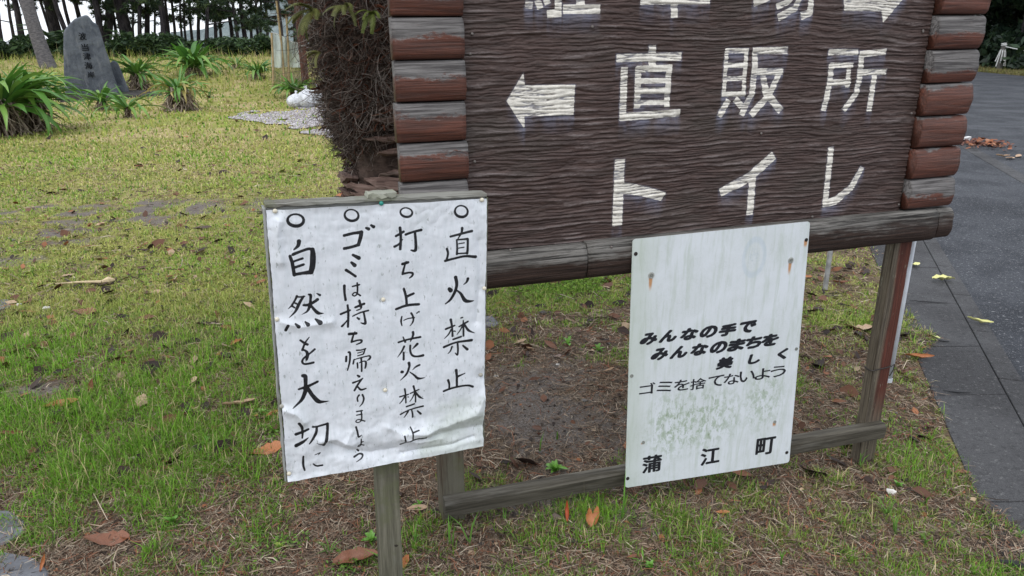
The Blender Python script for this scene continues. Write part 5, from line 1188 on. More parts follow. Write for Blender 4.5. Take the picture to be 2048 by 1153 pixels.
def crinum(px, py, hpx, nleaf, label, seed, yellow=0, skirt=1.0, spread=1.0, stemh=.25, name='crinum_lily', cat='plant', ms=None, grp='strap leaved plants on the lawn'):
    r_ = np.random.default_rng(seed); b = gp(px, py); dist = np.linalg.norm(b - CAM); Hh = hpx * dist / F_PX
    f = empty(name, tuple(b)); tag(f, label, cat, grp); ms = ms or SM
    for k in range(nleaf):
        yl = r_.random() < yellow; u_ = k / nleaf
        o = link('leaf', (SMY if yl else ms)[r_.integers(3 if yl else len(ms))], None, f); L = Hh * r_.uniform(.75, 1.15) * spread * (1.05 if u_ < .6 else .8)
        rr = r_.uniform(0, .10) * Hh; a = k * 2.399 + r_.normal(0, .3); o.location = (rr * math.cos(a), rr * math.sin(a), Hh * stemh * r_.uniform(.7, 1.15)); o.scale = (L, L * r_.uniform(.8, 1.25), L)
        o.rotation_euler = (r_.normal(0, .25), .75 - 1.05 * u_ + r_.normal(0, .12), a)
    n_ = int(160 * skirt) + 20; a = r_.uniform(0, 6.283, n_); z = r_.uniform(.0, 1, n_) * Hh * stemh * 1.25; rr = Hh * .13 * skirt * (1.35 - .5 * z / (Hh * stemh * 1.25)) * r_.uniform(.6, 1, n_)
    P_ = np.stack([rr * np.cos(a), rr * np.sin(a), z], 1); d_ = np.stack([np.cos(a) * .45, np.sin(a) * .45, -np.ones(n_) * .9], 1) + r_.normal(0, .25, (n_, 3)); d_ /= np.linalg.norm(d_, axis=1)[:, None]
    V, Q_, kk = strands(P_, d_, Hh * r_.uniform(.12, .38, n_) * (.6 + .5 * skirt), np.full(n_, .011 * Hh), 5, .5, .3, seed); V[:, 2] = np.maximum(V[:, 2], 0)
    nV = len(V); ring = [(Hh * .10 * math.cos(q * .785), Hh * .10 * math.sin(q * .785), zz) for zz in (-.03, Hh * stemh * 1.2) for q in range(8)]
    V = np.concatenate([V, np.array(ring)]); Q_ = np.concatenate([Q_, np.array([[nV + q, nV + (q + 1) % 8, nV + 8 + (q + 1) % 8, nV + 8 + q] for q in range(8)])])
    me_ = mesh_np('dry_skirt', V, Q_); cc = np.repeat(np.array([(.30, .24, .19), (.16, .12, .09), (.42, .35, .28)])[r_.choice(3, n_)] * r_.uniform(.6, 1.2, (n_, 1)), kk, 0)
    set_col(me_, 'col', np.concatenate([cc, np.tile([[.05, .035, .025]], (16, 1))])); tag(link('dry_skirt', me_, M_STEM, f), kind='stuff'); return f
crinum(16, 272, 150, 96, 'largest strap leaved clump, cut by the left edge of the photograph', 1, spread=.78, stemh=.35)
crinum(70, 262, 130, 96, 'large strap leaved clump right next to the largest one, before the monument', 2, spread=.72, stemh=.36)
crinum(206, 221, 62, 34, 'small strap leaved plant right in front of the monument', 3, spread=.85, stemh=.22, skirt=.8)
crinum(258, 237, 54, 24, 'low strap leaved plant on a thin stem, in front and right of the monument', 4, spread=1.1, stemh=.3, skirt=.45)
crinum(362, 222, 84, 60, 'strap leaved clump with yellow blades and a wide skirt of dry leaves', 5, yellow=.35, skirt=1.6, spread=.75, stemh=.4)
crinum(280, 180, 76, 60, 'strap leaved clump directly behind the right foot of the monument', 6, spread=.75, stemh=.35)
crinum(390, 152, 74, 70, 'bright green strap leaved clump at the back, behind the yellowing one', 7, spread=.95, stemh=.2)
crinum(418, 196, 26, 12, 'tiny strap leaved tuft right beside the yellowing clump', 8, spread=1.0, stemh=.1, skirt=.2)
crinum(516, 158, 52, 46, 'strap leaved clump just left of the net on bamboo poles', 9, spread=.85, stemh=.2)
crinum(588, 197, 62, 50, 'strap leaved clump in front of the net, behind the white bags', 10, spread=.85, stemh=.2, skirt=.3)
crinum(474, 137, 40, 26, 'pale green upright tuft at the far end of the lawn', 11, spread=.8, stemh=.15, yellow=.2)
# ------------------------------------------------------------------ undergrowth shrubs
def leafcloud(n, fn, size, cols, seed, flat=.0):
    r_ = np.random.default_rng(seed); P = fn(r_, n); n = len(P); a = r_.normal(0, 1, (n, 3)); a /= np.linalg.norm(a, axis=1)[:, None]; b = np.cross(a, r_.normal(0, 1, (n, 3))); b /= np.linalg.norm(b, axis=1)[:, None]
    s_ = size * r_.uniform(.5, 1.4, n)[:, None]
    V = np.stack([P - a * s_, P + b * s_ * .42, P + a * s_, P - b * s_ * .42], 1).reshape(-1, 3); Q_ = (np.arange(n) * 4)[:, None] + np.array([[0, 1, 2, 3]])
    C = np.array(cols)[r_.choice(len(cols), n)] * r_.uniform(.6, 1.35, (n, 1)); return V, Q_, np.repeat(C, 4, 0)
def cloud_mesh(name, V, Q_, C, mat): me_ = mesh_np(name, V, Q_); set_col(me_, 'col', C); me_.materials.append(mat); return me_
def lobes(k, rx, rz, seed, zlo=.15):
    r0_ = np.random.default_rng(seed); cs_ = np.stack([r0_.uniform(-1, 1, k) * rx, r0_.uniform(-.6, .6, k) * rx, r0_.uniform(zlo, .85, k) * rz], 1); rs_ = r0_.uniform(.25, .5, k) * min(rx, rz)
    def f(r_, n):
        i = r_.integers(k, size=n); d = r_.normal(0, 1, (n, 3)); d /= np.linalg.norm(d, axis=1)[:, None]; p = cs_[i] + d * (rs_[i] * r_.uniform(.55, 1.1, n))[:, None]; return p[p[:, 2] > .0]
    return f
M_FOL = m_attr('foliage', .55, .3, .2)
DK = [(.030, .060, .025), (.045, .085, .03), (.022, .045, .022), (.06, .10, .035)]
shrub_m = [cloud_mesh('foliage', *leafcloud(2600, lobes(12, .75, 1.0, 300 + k), .085, DK, 310 + k), M_FOL) for k in range(4)]
SHB = [(-15, 100, 42), (22, 98, 36), (58, 99, 40), (112, 104, 44), (146, 105, 40), (236, 112, 44), (268, 118, 40), (300, 116, 42), (330, 116, 36), (366, 112, 44), (402, 112, 44), (436, 108, 38), (470, 104, 34), (505, 102, 36), (540, 104, 38), (580, 104, 36), (628, 110, 50), (180, 108, 40)]
pos_words = ['at the far left edge', 'below the first thin pine', 'left of the ringed trunk', 'right of the ringed trunk', 'against the left side of the monument', 'right of the monument top', 'at the foot of the thickest pine', 'right of the thickest pine', 'below the bright sky gap', 'behind the bright green clump', 'right behind the bright green clump', 'above the pale green tuft', 'in the middle of the far tree line', 'left of the net, further one', 'left edge of the net', 'behind the net', 'behind the brown shelter post', 'hidden behind the monument']
for k, (x_, y_, h_) in enumerate(SHB):
    b = azp(x_, 28.6 + (k * 5 % 4) * .5); Hh = h_ * (.55, .95, .7, 1.05, .62)[k % 5] * np.linalg.norm(b - CAM) / F_PX; s_ = empty('shrub', tuple(b + np.array([0, 0, -.05]))); tag(s_, 'dark green shrub of the undergrowth, ' + pos_words[k], 'shrub', 'shrubs below the pines')
    o = link('foliage', shrub_m[k % 4], None, s_); o.scale = (Hh * 1.7, Hh * 1.2, Hh); o.rotation_euler = (0, 0, k * 1.3)
    if k % 3 == 0:
        for q in range(12): lf = link('frond', fm[q % 2], None, s_); lf.scale = (Hh * .5,) * 3; lf.location = (0, -.2, Hh * .7); lf.rotation_euler = (random.uniform(.0, .8), 0, q * 2.4)
# ------------------------------------------------------------------ pines
M_BARK = None
t = NT('pine_bark'); v = t.co(); n1 = t.noise(t.map(v, (9, 9, 3)), 1, 5, .7); t.bump(n1, 1, .05); M_BARK = t.out(t.mix(t.rng(n1, .35, .65), (.016, .015, .017), (.060, .053, .056)), .95, .15)
def tuft_cloud(centres, radii, nt, seed, cols):
    r_ = np.random.default_rng(seed); i = r_.choice(len(centres), nt, p=radii / radii.sum()); d = r_.normal(0, 1, (nt, 3)); d /= np.linalg.norm(d, axis=1)[:, None]
    P = centres[i] + d * (radii[i] * r_.uniform(0, 1, nt) ** .6)[:, None] * np.array([1, 1, .5]); K = 9
    dd = r_.normal(0, 1, (nt, K, 3)) + np.array([0, 0, .35]); dd /= np.linalg.norm(dd, axis=2)[..., None]; L = r_.uniform(.12, .24, (nt, K, 1))
    sd_ = np.cross(dd, r_.normal(0, 1, (nt, K, 3))); sd_ /= np.linalg.norm(sd_, axis=2)[..., None]; P = P[:, None]
    V = np.stack([P - sd_ * .020 + 0 * dd, P + sd_ * .020 + 0 * dd, P + dd * L], 2).reshape(-1, 3); T_ = np.arange(nt * K * 3).reshape(-1, 3)
    C = np.repeat(np.array(cols)[r_.choice(len(cols), nt)] * r_.uniform(.55, 1.4, (nt, 1)), K * 3, 0); return V, T_, C
PC = [(.035, .065, .032), (.05, .085, .035), (.028, .050, .030), (.075, .11, .04)]
def pine(px, fwd, topx, wpx, label, seed, low=2.0, dens=1.0, name='pine_tree', crown=True, Hh=9.0, lean_mid=0):
    r_ = np.random.default_rng(seed); b = azp(px, fwd); d = (b - CAM)[:2]; dn = np.linalg.norm(d); d /= dn; ex_ = np.array([d[1], -d[0], 0]); dist = np.linalg.norm(b - CAM); r0 = wpx * dist / F_PX / 2
    zt = float(on_plane(px, 0, b, np.array([d[0], d[1], 0]))[2] - b[2]); xt = float((on_plane(topx, 0, b, np.array([d[0], d[1], 0])) - b) @ ex_); sl = xt / zt
    f = empty(name, tuple(b), (0, 0, math.atan2(ex_[1], ex_[0]))); tag(f, label, 'tree', 'pine trees along the shore' if name == 'pine_tree' else None)
    pts = []; rs = []; sl2 = sl * .35
    for k in range(15):
        z = -.15 + (Hh + .15) * k / 14; x = sl * min(z, zt) + sl2 * max(0, z - zt) + .07 * math.sin(z * 1.3 + seed) * (1 - math.exp(-z)); pts.append((x, .1 * math.sin(z * .9 + seed), z)); rs.append(r0 * (1.35 * math.exp(-max(z, 0) * 3.0) * .35 + 1 - .07 * z))
    mb = MB().tube(pts, [max(q, .02) for q in rs], 9); cen = []; rad = []
    def at(z): return np.array([np.interp(z, [p[2] for p in pts], [p[0] for p in pts]), np.interp(z, [p[2] for p in pts], [p[1] for p in pts]), z])
    if crown:
        for k in range(int(11 * dens) + 3):
            z = low + (Hh - low) * (k / (11 * dens + 3)) ** 1.1 + r_.normal(0, .15); a = r_.uniform(0, 6.28); L = r_.uniform(.9, 2.3) * (1 - .35 * z / Hh); p0 = at(z); e = p0 + np.array([math.cos(a) * L, math.sin(a) * L, r_.uniform(-.35, .4)]); m_ = (p0 + e) / 2 + np.array([0, 0, r_.uniform(.0, .25)])
            mb.tube([p0, m_, e], [r0 * .25 + .012, r0 * .16 + .01, .008], 5)
            for q in range(4): w_ = r_.uniform(.3, 1.05); cen.append(p0 * (1 - w_) + e * w_ + r_.normal(0, .22, 3)); rad.append(r_.uniform(.2, .5) * (.6 if k < 3 else 1))
        for q in range(5): cen.append(at(Hh - .3 * q) + r_.normal(0, .3, 3)); rad.append(.6)
    else:
        for k in range(3):
            z = low * r_.uniform(.4, 1.0); a = r_.uniform(0, 6.28); p0 = at(z); e = p0 + np.array([math.cos(a), math.sin(a), r_.uniform(-.2, .5)]) * r_.uniform(.4, 1.0); mb.tube([p0, (p0 + e) / 2 + np.array([0, 0, .06]), e], [.02, .014, .006], 4)
    mb.build('trunk', M_BARK, f, smooth=True, wc=False)
    if crown:
        V, T_, C = tuft_cloud(np.array(cen), np.array(rad), int(1300 * dens), seed, PC); me_ = mesh_np('crown', V, None, T_); set_col(me_, 'col', C); me_.materials.append(M_FOL); link('crown', me_, None, f)
    return f
PINES = [(6, 88, -8, 6, 'thin pine trunk at the far left edge', 2.6, .7), (49, 90, 26, 10, 'slim dark pine left of the ringed trunk', 2.2, 1.1), (70, 92, 40, 7, 'thin leaning pine almost touching the ringed trunk', 2.4, .8), (108, 94, 82, 5, 'very thin pine between the ringed trunk and the thick leaning one', 1.8, .6), (121, 98, 99, 17, 'thick leaning pine left of the monument', 2.6, .8),
 (150, 100, 110, 8, 'leaning pine whose trunk meets the left top of the monument', 2.8, .5), (158, 100, 124, 6, 'thin leaning pine behind the monument, second from its left side', 2.8, .4), (176, 100, 146, 8, 'pine rising behind the peak of the monument', 2.3, 1.1), (204, 102, 188, 11, 'forked dark pine right of the monument peak', 2.0, .9),
 (206, 106, 222, 15, 'dark pine leaning right beside the monument', 2.4, 1.1), (233, 104, 226, 5, 'thin pine left of the thickest trunk', 2.2, .5), (262, 112, 240, 21, 'thickest pine trunk, with flared foot, right of the monument', 2.2, 1.5), (268, 100, 266, 4, 'very thin pine just right of the thickest trunk', 2.4, .5), (281, 104, 276, 7, 'pine with a low side branch right of the thickest trunk', 1.9, 1.0),
 (293, 106, 291, 9, 'straight pine left of the widest sky gap', 1.7, 1.2), (327, 104, 321, 11, 'straight pine right of the widest sky gap', 1.5, 1.3), (338, 100, 333, 5, 'thin pine paired with the one right of the widest sky gap', 2.0, .6), (364, 96, 362, 4, 'thin pine in front of the second sky gap', 1.4, .9), (373, 96, 368, 4, 'slender pine right of the second sky gap', 1.6, .9),
 (398, 104, 396, 6, 'pine above the bright green clump', 1.2, 1.4), (413, 104, 411, 7, 'leafy pine right above the bright green clump', 1.1, 1.5), (432, 102, 424, 6, 'pine left of the blue green hill gap', 1.4, 1.3), (466, 98, 455, 7, 'dark curved pine before the blue green hill', 1.6, 1.2), (477, 98, 468, 6, 'second curved pine before the blue green hill', 1.9, .9),
 (494, 96, 482, 8, 'pine with green sprays in the middle of the far tree line', 1.5, 1.2), (520, 92, 510, 5, 'slender wavy pine left of the net', 2.1, .9), (522, 96, 519, 5, 'twin slender pine left of the net', 2.2, .6), (536, 84, 529, 5, 'bare thin pine trunk nearest the net', 3.4, .3), (563, 84, 555, 8, 'pine with yellow green sprays behind the bamboo poles', 1.9, 1.3)]
for k, (x0, y0, xt, w, lb, low, dn) in enumerate(PINES): pine(x0, 31 + (k * 7 % 5) * 1.2 + (4 if w < 6 else 0), xt, w, lb, 400 + k, (2.2 if x0 < 190 else 1.8 if x0 < 400 else 1.25) + .1 * (k % 4), dn)
# extra trees deeper in the grove fill the gaps
for k, (x0, y0, xt, w) in enumerate(((350, 90, 346, 5), (385, 90, 380, 5), (444, 88, 440, 5), (505, 86, 500, 5), (310, 90, 306, 4), (250, 92, 248, 5), (590, 88, 586, 6), (30, 84, 18, 5))):
    pine(x0, 40 + k % 3, xt, w, 'thin background pine deeper in the grove, ' + ['behind the yellowing clump', 'left above the bright green clump', 'over the pale green tuft', 'over the strap clump by the net', 'inside the widest sky gap', 'in line with the thickest trunk', 'behind the shelter beam', 'in the leftmost sky gap'][k], 460 + k, 1.5, .9)
# the ringed palm trunk, leaning, left of the monument
b = gp(97, 136); d = (b - CAM)[:2]; d /= np.linalg.norm(d); ex_ = np.array([d[1], -d[0], 0.])
rp_ = empty('ringed_palm', tuple(b), (0, 0, math.atan2(ex_[1], ex_[0]))); tag(rp_, 'tall leaning palm with a grey ringed trunk at the upper left', 'tree')
dist = np.linalg.norm(b - CAM); zt = float(on_plane(97, 0, b, np.array([d[0], d[1], 0]))[2] - b[2]); xt = float((on_plane(53, 0, b, np.array([d[0], d[1], 0])) - b) @ ex_); r0 = 21 * dist / F_PX / 2
pts = []; rs = []; Hh = 8.0
for k in range(161):
    z = -.1 + Hh * k / 160; x = xt * (1 - (1 - min(z / zt, 1)) ** 1.6) + .1 * max(0, z - zt); pts.append((x, 0, z)); rs.append(r0 * (1 - .04 * z + .30 * math.exp(-z * 2.2)) * (1 + .03 * ((k % 3) == 0)))
t = NT('ringed_grey_bark'); v = t.co(); n1 = t.noise(t.map(v, (10, 10, 25)), 1, 5, .7); t.bump(n1, .7, .02); M_RING = t.out(t.mix(t.rng(n1, .35, .65), (.085, .082, .092), (.17, .16, .17)), .9, .2)
MB().tube(pts, rs, 14).build('trunk', M_RING, rp_, smooth=True, wc=False)
for k in range(18): o = link('frond', fm[k % 2], None, rp_); o.location = (pts[-1][0], 0, Hh - .1); o.rotation_euler = (random.uniform(.0, 1.0), 0, k * 2.4)
# ------------------------------------------------------------------ net on bamboo poles
nb, na_, nl_ = facing(560, 178)
net = empty('garden_net', tuple(nb), (0, 0, na_)); tag(net, 'pale plastic net hung on thin bamboo poles behind the lawn, left of the shelter post', 'net')
M_BAM = m_plain('bamboo', (.36, .27, .15), .6, .3, .3, 6)
for (x0, y0, x1, y1) in ((546, 178, 543, 66), (569, 170, 553, 2), (577, 172, 573, 32)):
    p, q = nl_(x0, y0), nl_(x1, y1); MB().tube([(p[0], 0, 0), ((p[0] + q[0]) / 2 + .02, 0, (p[1] + q[1]) / 2), (q[0], 0, q[1])], .028, 7).build('pole', M_BAM, net, wc=False)
def netmat(name, col, op):
    t = NT(name); v = t.co(); n1 = t.noise(v, 4, 4, .7); t.out(col, .7, .3); tr = t.new('ShaderNodeBsdfTransparent'); mx = t.new('ShaderNodeMixShader'); t.l.new(t.rng(n1, .3, .7, op - .12, op + .12), mx.inputs[0]); t.l.new(tr.outputs[0], mx.inputs[1]); t.l.new(t.b.outputs[0], mx.inputs[2]); t.l.new(mx.outputs[0], t.n['Material Output'].inputs[0]); return t.m
def net_sheet(name, top, bot, mat, nx_=24, ny_=12):
    V = []; Fs = []
    for i in range(nx_ + 1):
        u_ = i / nx_; a = np.array([np.interp(u_, [k / (len(top) - 1) for k in range(len(top))], [nl_(*q)[c_] for q in top]) for c_ in (0, 1)]); b_ = np.array([np.interp(u_, [k / (len(bot) - 1) for k in range(len(bot))], [nl_(*q)[c_] for q in bot]) for c_ in (0, 1)])
        for j in range(ny_ + 1):
            w_ = j / ny_; p = a * (1 - w_) + b_ * w_; V.append((p[0], .05 + .08 * math.sin(u_ * 9 + w_ * 2) + .03 * math.sin(u_ * 31), p[1]))
    for i in range(nx_):
        for j in range(ny_): k = i * (ny_ + 1) + j; Fs.append((k, k + 1, k + ny_ + 2, k + ny_ + 1))
    return link(name, mesh_py(name, V, Fs, True), mat, net)
net_sheet('net_panel', [(543, 66), (553, 68), (566, 74), (580, 82), (603, 87)], [(542, 134), (556, 136), (570, 135), (585, 136), (605, 135)], netmat('pale_net', (.52, .58, .55), .82))
net_sheet('lower_net', [(542, 134), (556, 136), (570, 135), (585, 136), (605, 135)], [(544, 178), (556, 179), (570, 178), (585, 178), (604, 178)], netmat('dark_net', (.13, .13, .09), .5))
cordp = [(543, 66), (553, 68), (566, 74), (575, 80), (585, 85), (594, 88), (604, 87)]
M_ROPE = m_plain('white_rope', (.55, .56, .56), .8, .2, .2)
MB().tube([(nl_(*q)[0], .02, nl_(*q)[1]) for q in cordp], .012, 5).build('top_cord', M_ROPE, net, wc=False)
# ------------------------------------------------------------------ shelter: brown post and eave beam
hb, ha, hl = facing(609, 192)
M_BROWN = m_wood('red_brown_timber', (.06, .025, .018), (.12, .05, .035), (.16, .08, .06), (.18, .15, .13), 2, (.55, .7))
she = empty('shelter', tuple(hb), (0, 0, ha)); tag(she, 'brown timber shelter post and eave beam behind the palm root mass', 'shelter')
px0, px1 = hl(602, 150)[0], hl(617, 150)[0]; zt = hl(609, 8)[1]; hw = (px1 - px0) / 2
MB().box(((px0 + px1) / 2, 0, zt / 2), (hw, hw, zt / 2)).build('post', M_BROWN, she, wc=False, bevel=.01)
MB().box(((px0 + px1) / 2 + 3.2, 0, zt / 2), (hw, hw, zt / 2)).build('post', M_BROWN, she, wc=False, bevel=.01)
MB().box((hl(576, 8)[0] + 2.4, 0, zt + .09), (2.4, .09, .09)).build('beam', M_BROWN, she, wc=False, bevel=.01)
for k in range(7): MB().box((hl(576, 8)[0] + .15 + .72 * k, 1.2, zt + .28), (.05, 1.9, .07)).build('rafter', M_BROWN, she, wc=False)
MB().box((hl(566, 8)[0] + 2.7, 1.2, zt + .39), (2.9, 2.1, .02)).build('roof', m_plain('metal_roof', (.30, .33, .38), .5, .4), she, wc=False)
z_ = hl(609, 96)[1]
MB().tube([((px0 + px1) / 2 + (hw + .02) * math.cos(a), (hw + .02) * math.sin(a), z_ + .01 * a) for a in np.linspace(0, 6.2, 9)], .012, 5).tube([(px1, -hw, z_), (px1 + .4, -hw, z_ - .03)], .012, 5).build('rope_tie', M_ROPE, she, wc=False)
# ------------------------------------------------------------------ white bags on gravel
M_BAG = None
t = NT('white_sack'); v = t.co(); n1 = t.noise(v, 9, 5, .7, .8); t.bump(n1, .9, .05); M_BAG = t.out(t.mix(t.rng(n1, .3, .6), (.42, .44, .47), (.72, .74, .78)), .5, .4)
def bag(px, py, wpx, hpx, seed, label):
    b = gp(px, py); d_ = np.linalg.norm(b - CAM) / F_PX; rx, rz = wpx * d_ / 2, hpx * d_ / 2; V = []; Fs = []; nu, nv_ = 22, 14
    for i in range(nv_ + 1):
        th = math.pi * i / nv_
        for j in range(nu):
            a = 2 * math.pi * j / nu; s_ = math.sin(th) ** .8; k = 1 + .16 * float(fbm(a * 1.3 + seed, th * 2, seed, 3)) + .05 * math.sin(a * 7 + th * 5)
            z = rz * (1 + math.cos(th)) * .95 + (.10 * rz * 2 * (1 - th / .4) if th < .4 else 0); V.append((rx * s_ * k * math.cos(a), rx * .7 * s_ * k * math.sin(a), z if z > .01 else 0))
    for i in range(nv_):
        for j in range(nu): Fs.append((i * nu + j, (i + 1) * nu + j, (i + 1) * nu + (j + 1) % nu, i * nu + (j + 1) % nu))
    f = empty('sandbag', tuple(b), (0, 0, seed)); tag(f, label, 'sack', 'white sacks on the gravel'); me_ = mesh_py('sack', V, Fs, True); bm_fix(me_); link('sack', me_, M_BAG, f)
    MB().tube([(0, 0, rz * 1.9), (.01, 0, rz * 2.12), (.03, .01, rz * 2.35)], [rx * .10, rx * .07, rx * .14], 8).build('tied_neck', M_BAG, f, wc=False)
bag(594, 217, 40, 26, 1, 'leftmost and flattest of the three white sacks behind the palm'); bag(616, 217, 50, 34, 2, 'middle and largest of the three white sacks behind the palm'); bag(640, 213, 44, 34, 3, 'rightmost of the white sacks, touching the palm root mass')
GP = [gp(*q) for q in ((455, 236), (500, 226), (580, 219), (660, 212), (700, 235), (690, 285), (640, 272), (590, 262), (555, 250), (500, 243))]
cg = np.mean(GP, 0); PTS = []
for i in range(len(GP)):
    for k in range(4):
        p = GP[i] + (GP[(i + 1) % len(GP)] - GP[i]) * k / 4; PTS.append(p[:2] + rng.normal(0, .12, 2))
def inpoly(x, y, P):
    ins = np.zeros(np.shape(x), bool)
    for i in range(len(P)): p, q = P[i], P[(i + 1) % len(P)]; ins ^= ((p[1] > y) != (q[1] > y)) & (x < (q[0] - p[0]) * (y - p[1]) / (q[1] - p[1] + 1e-12) + p[0])
    return ins
n = 90000; x = rng.uniform(min(p[0] for p in PTS), max(p[0] for p in PTS), n); y = rng.uniform(min(p[1] for p in PTS), max(p[1] for p in PTS), n); k = inpoly(x, y, PTS) & (fbm(x * 1.1, y * .8, 78, 3) > -.22); x, y = x[k][:26000], y[k][:26000]; n = len(x)
sz_ = rng.uniform(.012, .034, n); V = oc[None] * (sz_[:, None, None] * rng.uniform(.5, 1.4, (n, 1, 3)) * np.array([1, 1, .55])) + np.stack([x, y, T(x, y) + sz_ * .3 + .012], 1)[:, None]
me = mesh_np('gravel', V.reshape(-1, 3), None, ((np.arange(n) * 6)[:, None, None] + OF[None]).reshape(-1, 3))
cc = np.array([(.30, .28, .29), (.42, .40, .41), (.20, .17, .17), (.55, .53, .54)])[rng.choice(4, n, p=[.4, .3, .2, .1])] * rng.uniform(.8, 1.2, (n, 1)); set_col(me, 'col', np.repeat(cc, 6, 0)); tag(link('gravel', me, m_attr('gravel_stones', .9, .2)), 'patch of pale grey gravel on the lawn', 'gravel', kind='stuff')
# ------------------------------------------------------------------ right hand side: woodland, verge, roped post
dense_m = [cloud_mesh('crown', *leafcloud(9000, lobes(26, 2.1, 6.5, 500 + k, .02), .19, [(.016, .034, .020), (.024, .048, .024), (.034, .060, .028), (.010, .022, .014)], 510 + k), M_FOL) for k in range(3)]
tk = MB().tube([(0, 0, -.2), (.1, 0, 1.5), (-.05, .1, 3.5), (.1, 0, 6)], [.17, .13, .10, .04], 8); tkm = mesh_py('trunk', tk.v, tk.f, True); tkm.materials.append(M_BARK)
k = 0
WOOD = [(21.5, 37, 'leftmost dense dark tree beyond the road, next to the half logs'), (22.5, 33.5, 'dense dark tree straight behind the roped post'), (23.5, 30, 'dense dark tree right of the roped post'), (24, 26, 'dense dark tree at the right edge of the photograph'), (25.5, 39, 'deep shaded tree in the second row, left of the roped post'), (26.5, 35, 'deep shaded tree in the second row above the roped post'), (27.5, 31, 'deep shaded tree in the second row near the right edge'), (20.5, 41, 'dark tree beyond the road hidden mostly by the half logs'), (24.5, 22, 'dark roadside tree just outside the right edge'), (19, 46, 'dark tree behind the board'), (30, 37, 'third row tree behind the roped post'), (29.5, 42, 'third row tree behind the half logs')]
for (x_, y_, lb) in WOOD:
    f = empty('evergreen_tree', (x_, y_, float(T(x_, y_)) - .05), (0, 0, k * 1.1)); tag(f, lb, 'tree', 'dense evergreens beyond the road'); o = link('crown', dense_m[k % 3], None, f); s_ = random.uniform(.9, 1.25); o.scale = (s_, s_, s_); link('trunk', tkm, None, f); k += 1
cl = Cloud(); n = 16000; y = rng.uniform(20, 40, n); x = 18.9 + rng.gamma(1.6, .7, n) + .25 * fbm(y * .8, y * 0, 5, 2); P = np.stack([x, y, T(x, y)], 1); c_ = np.array([(.20, .20, .06), (.13, .15, .05), (.24, .19, .10)])[rng.choice(3, n)] * rng.uniform(.6, 1.2, (n, 1))
cl.add(*blades(P, rng.uniform(.08, .22, n), np.full(n, .012), rng.uniform(.2, .8, n), rng.uniform(0, 6.28, n), c_, c_)); tag(cl.build('verge_grass', M_GRASS), 'yellowish grass verge along the far side of the road', 'grass', kind='stuff')
rb = on_z(1998, 140, -.14); rb[2] = float(T(rb[0], rb[1])); sc_ = np.linalg.norm(rb - CAM) / F_PX
rpst = empty('roped_post', tuple(rb), (0, 0, math.atan2(-rb[0], rb[1]))); tag(rpst, 'short weathered post draped with white rope on the far verge of the road', 'post')
h_ = 40 * sc_
M_STAKE = m_plain('grey_stake', (.10, .095, .09), .9, .2)
MB().tube([(0, 0, -.05), (0, 0, h_ * .95)], [.13, .09], 10).build('stake', M_STAKE, rpst, wc=False)
mb = MB()
for a in np.linspace(0, 2 * math.pi, 9)[:-1]: mb.tube([(0.03 * math.cos(a), .03 * math.sin(a), h_ * .97), (.10 * math.cos(a), .10 * math.sin(a), h_ * .75), (.19 * math.cos(a), .16 * math.sin(a), h_ * random.uniform(.15, .4))], .022, 5)
mb.build('rope_bundle', M_ROPE, rpst, wc=False)
MB().tube([(.09 * math.cos(a), .09 * math.sin(a), h_ * .95 + .01 * a) for a in np.linspace(0, 12, 18)], .025, 6).build('rope_knot', M_ROPE, rpst, wc=False)
rp1 = empty('rope', tuple(rb)); tag(rp1, 'white rope running right from the draped post along the far verge', 'rope')
e_ = on_z(2200, 108, .0); e2 = rb + np.array([2.2, -5.0, 0]); pts = [rb + (e2 - rb) * u_ + np.array([0, 0, h_ * .95 - .55 * math.sin(math.pi * u_) * .6]) for u_ in np.linspace(0, 1, 14)]
MB().tube(pts, .020, 6).build('rope_length', M_ROPE, rp1)
# ------------------------------------------------------------------ small things around the board
b = gp(1650, 580); o = MB().box(b + np.array([0, 0, .12]), (.012, .012, .26), jit=.001).build('stake', m_plain('grey_plastic', (.30, .30, .30), .6), None); tag(o, 'thin grey marker stake in the grass behind the right part of the board', 'stake')
q0, q1 = on_z(1998, 1128, PAV_Z), on_z(2080, 1146, PAV_Z); dv = q1 - q0; o = MB().tube([q0 + np.array([0, 0, .008]), q0 + dv * .4 + np.array([0, 0, .01]), q1 + np.array([0, 0, .008])], [.008, .013, .012], 8).build('rubber_strip', M_TAR, None); tag(o, 'black rubber strip lying on the pavement at the bottom right corner', 'strip')
q = on_z(1930, 283, PAV_Z); o = MB().box(q + np.array([0, 0, .03]), (.05, .04, .03), jit=.012).build('white_stone', m_plain('white_stone', (.6, .6, .6), .8), None, bevel=.01); tag(o, 'white stone at the corner of the edging strip beside the leaf drift', 'stone')
M_HUSK = m_plain('dry_husk', (.50, .40, .25), .7, .3, .25)
p0, p1, p2 = gp(112, 574), gp(205, 570), gp(232, 566); st = empty('palm_spathe', tuple(p0)); tag(st, 'dry straw coloured palm stalk with a paddle shaped end lying on the lawn', 'stalk')
MB().tube([p0 + [0, 0, .02], (p0 + p1) / 2 + [0, 0, .025], p1 + [0, 0, .02]], [.004, .007, .011], 6).build('stalk', M_HUSK, st); MB().tube([p1 + [0, 0, .02], p1 * .5 + p2 * .5 + [0, 0, .022], p2 + [0, 0, .02]], [.011, .028, .006], 8).build('paddle', M_HUSK, st)
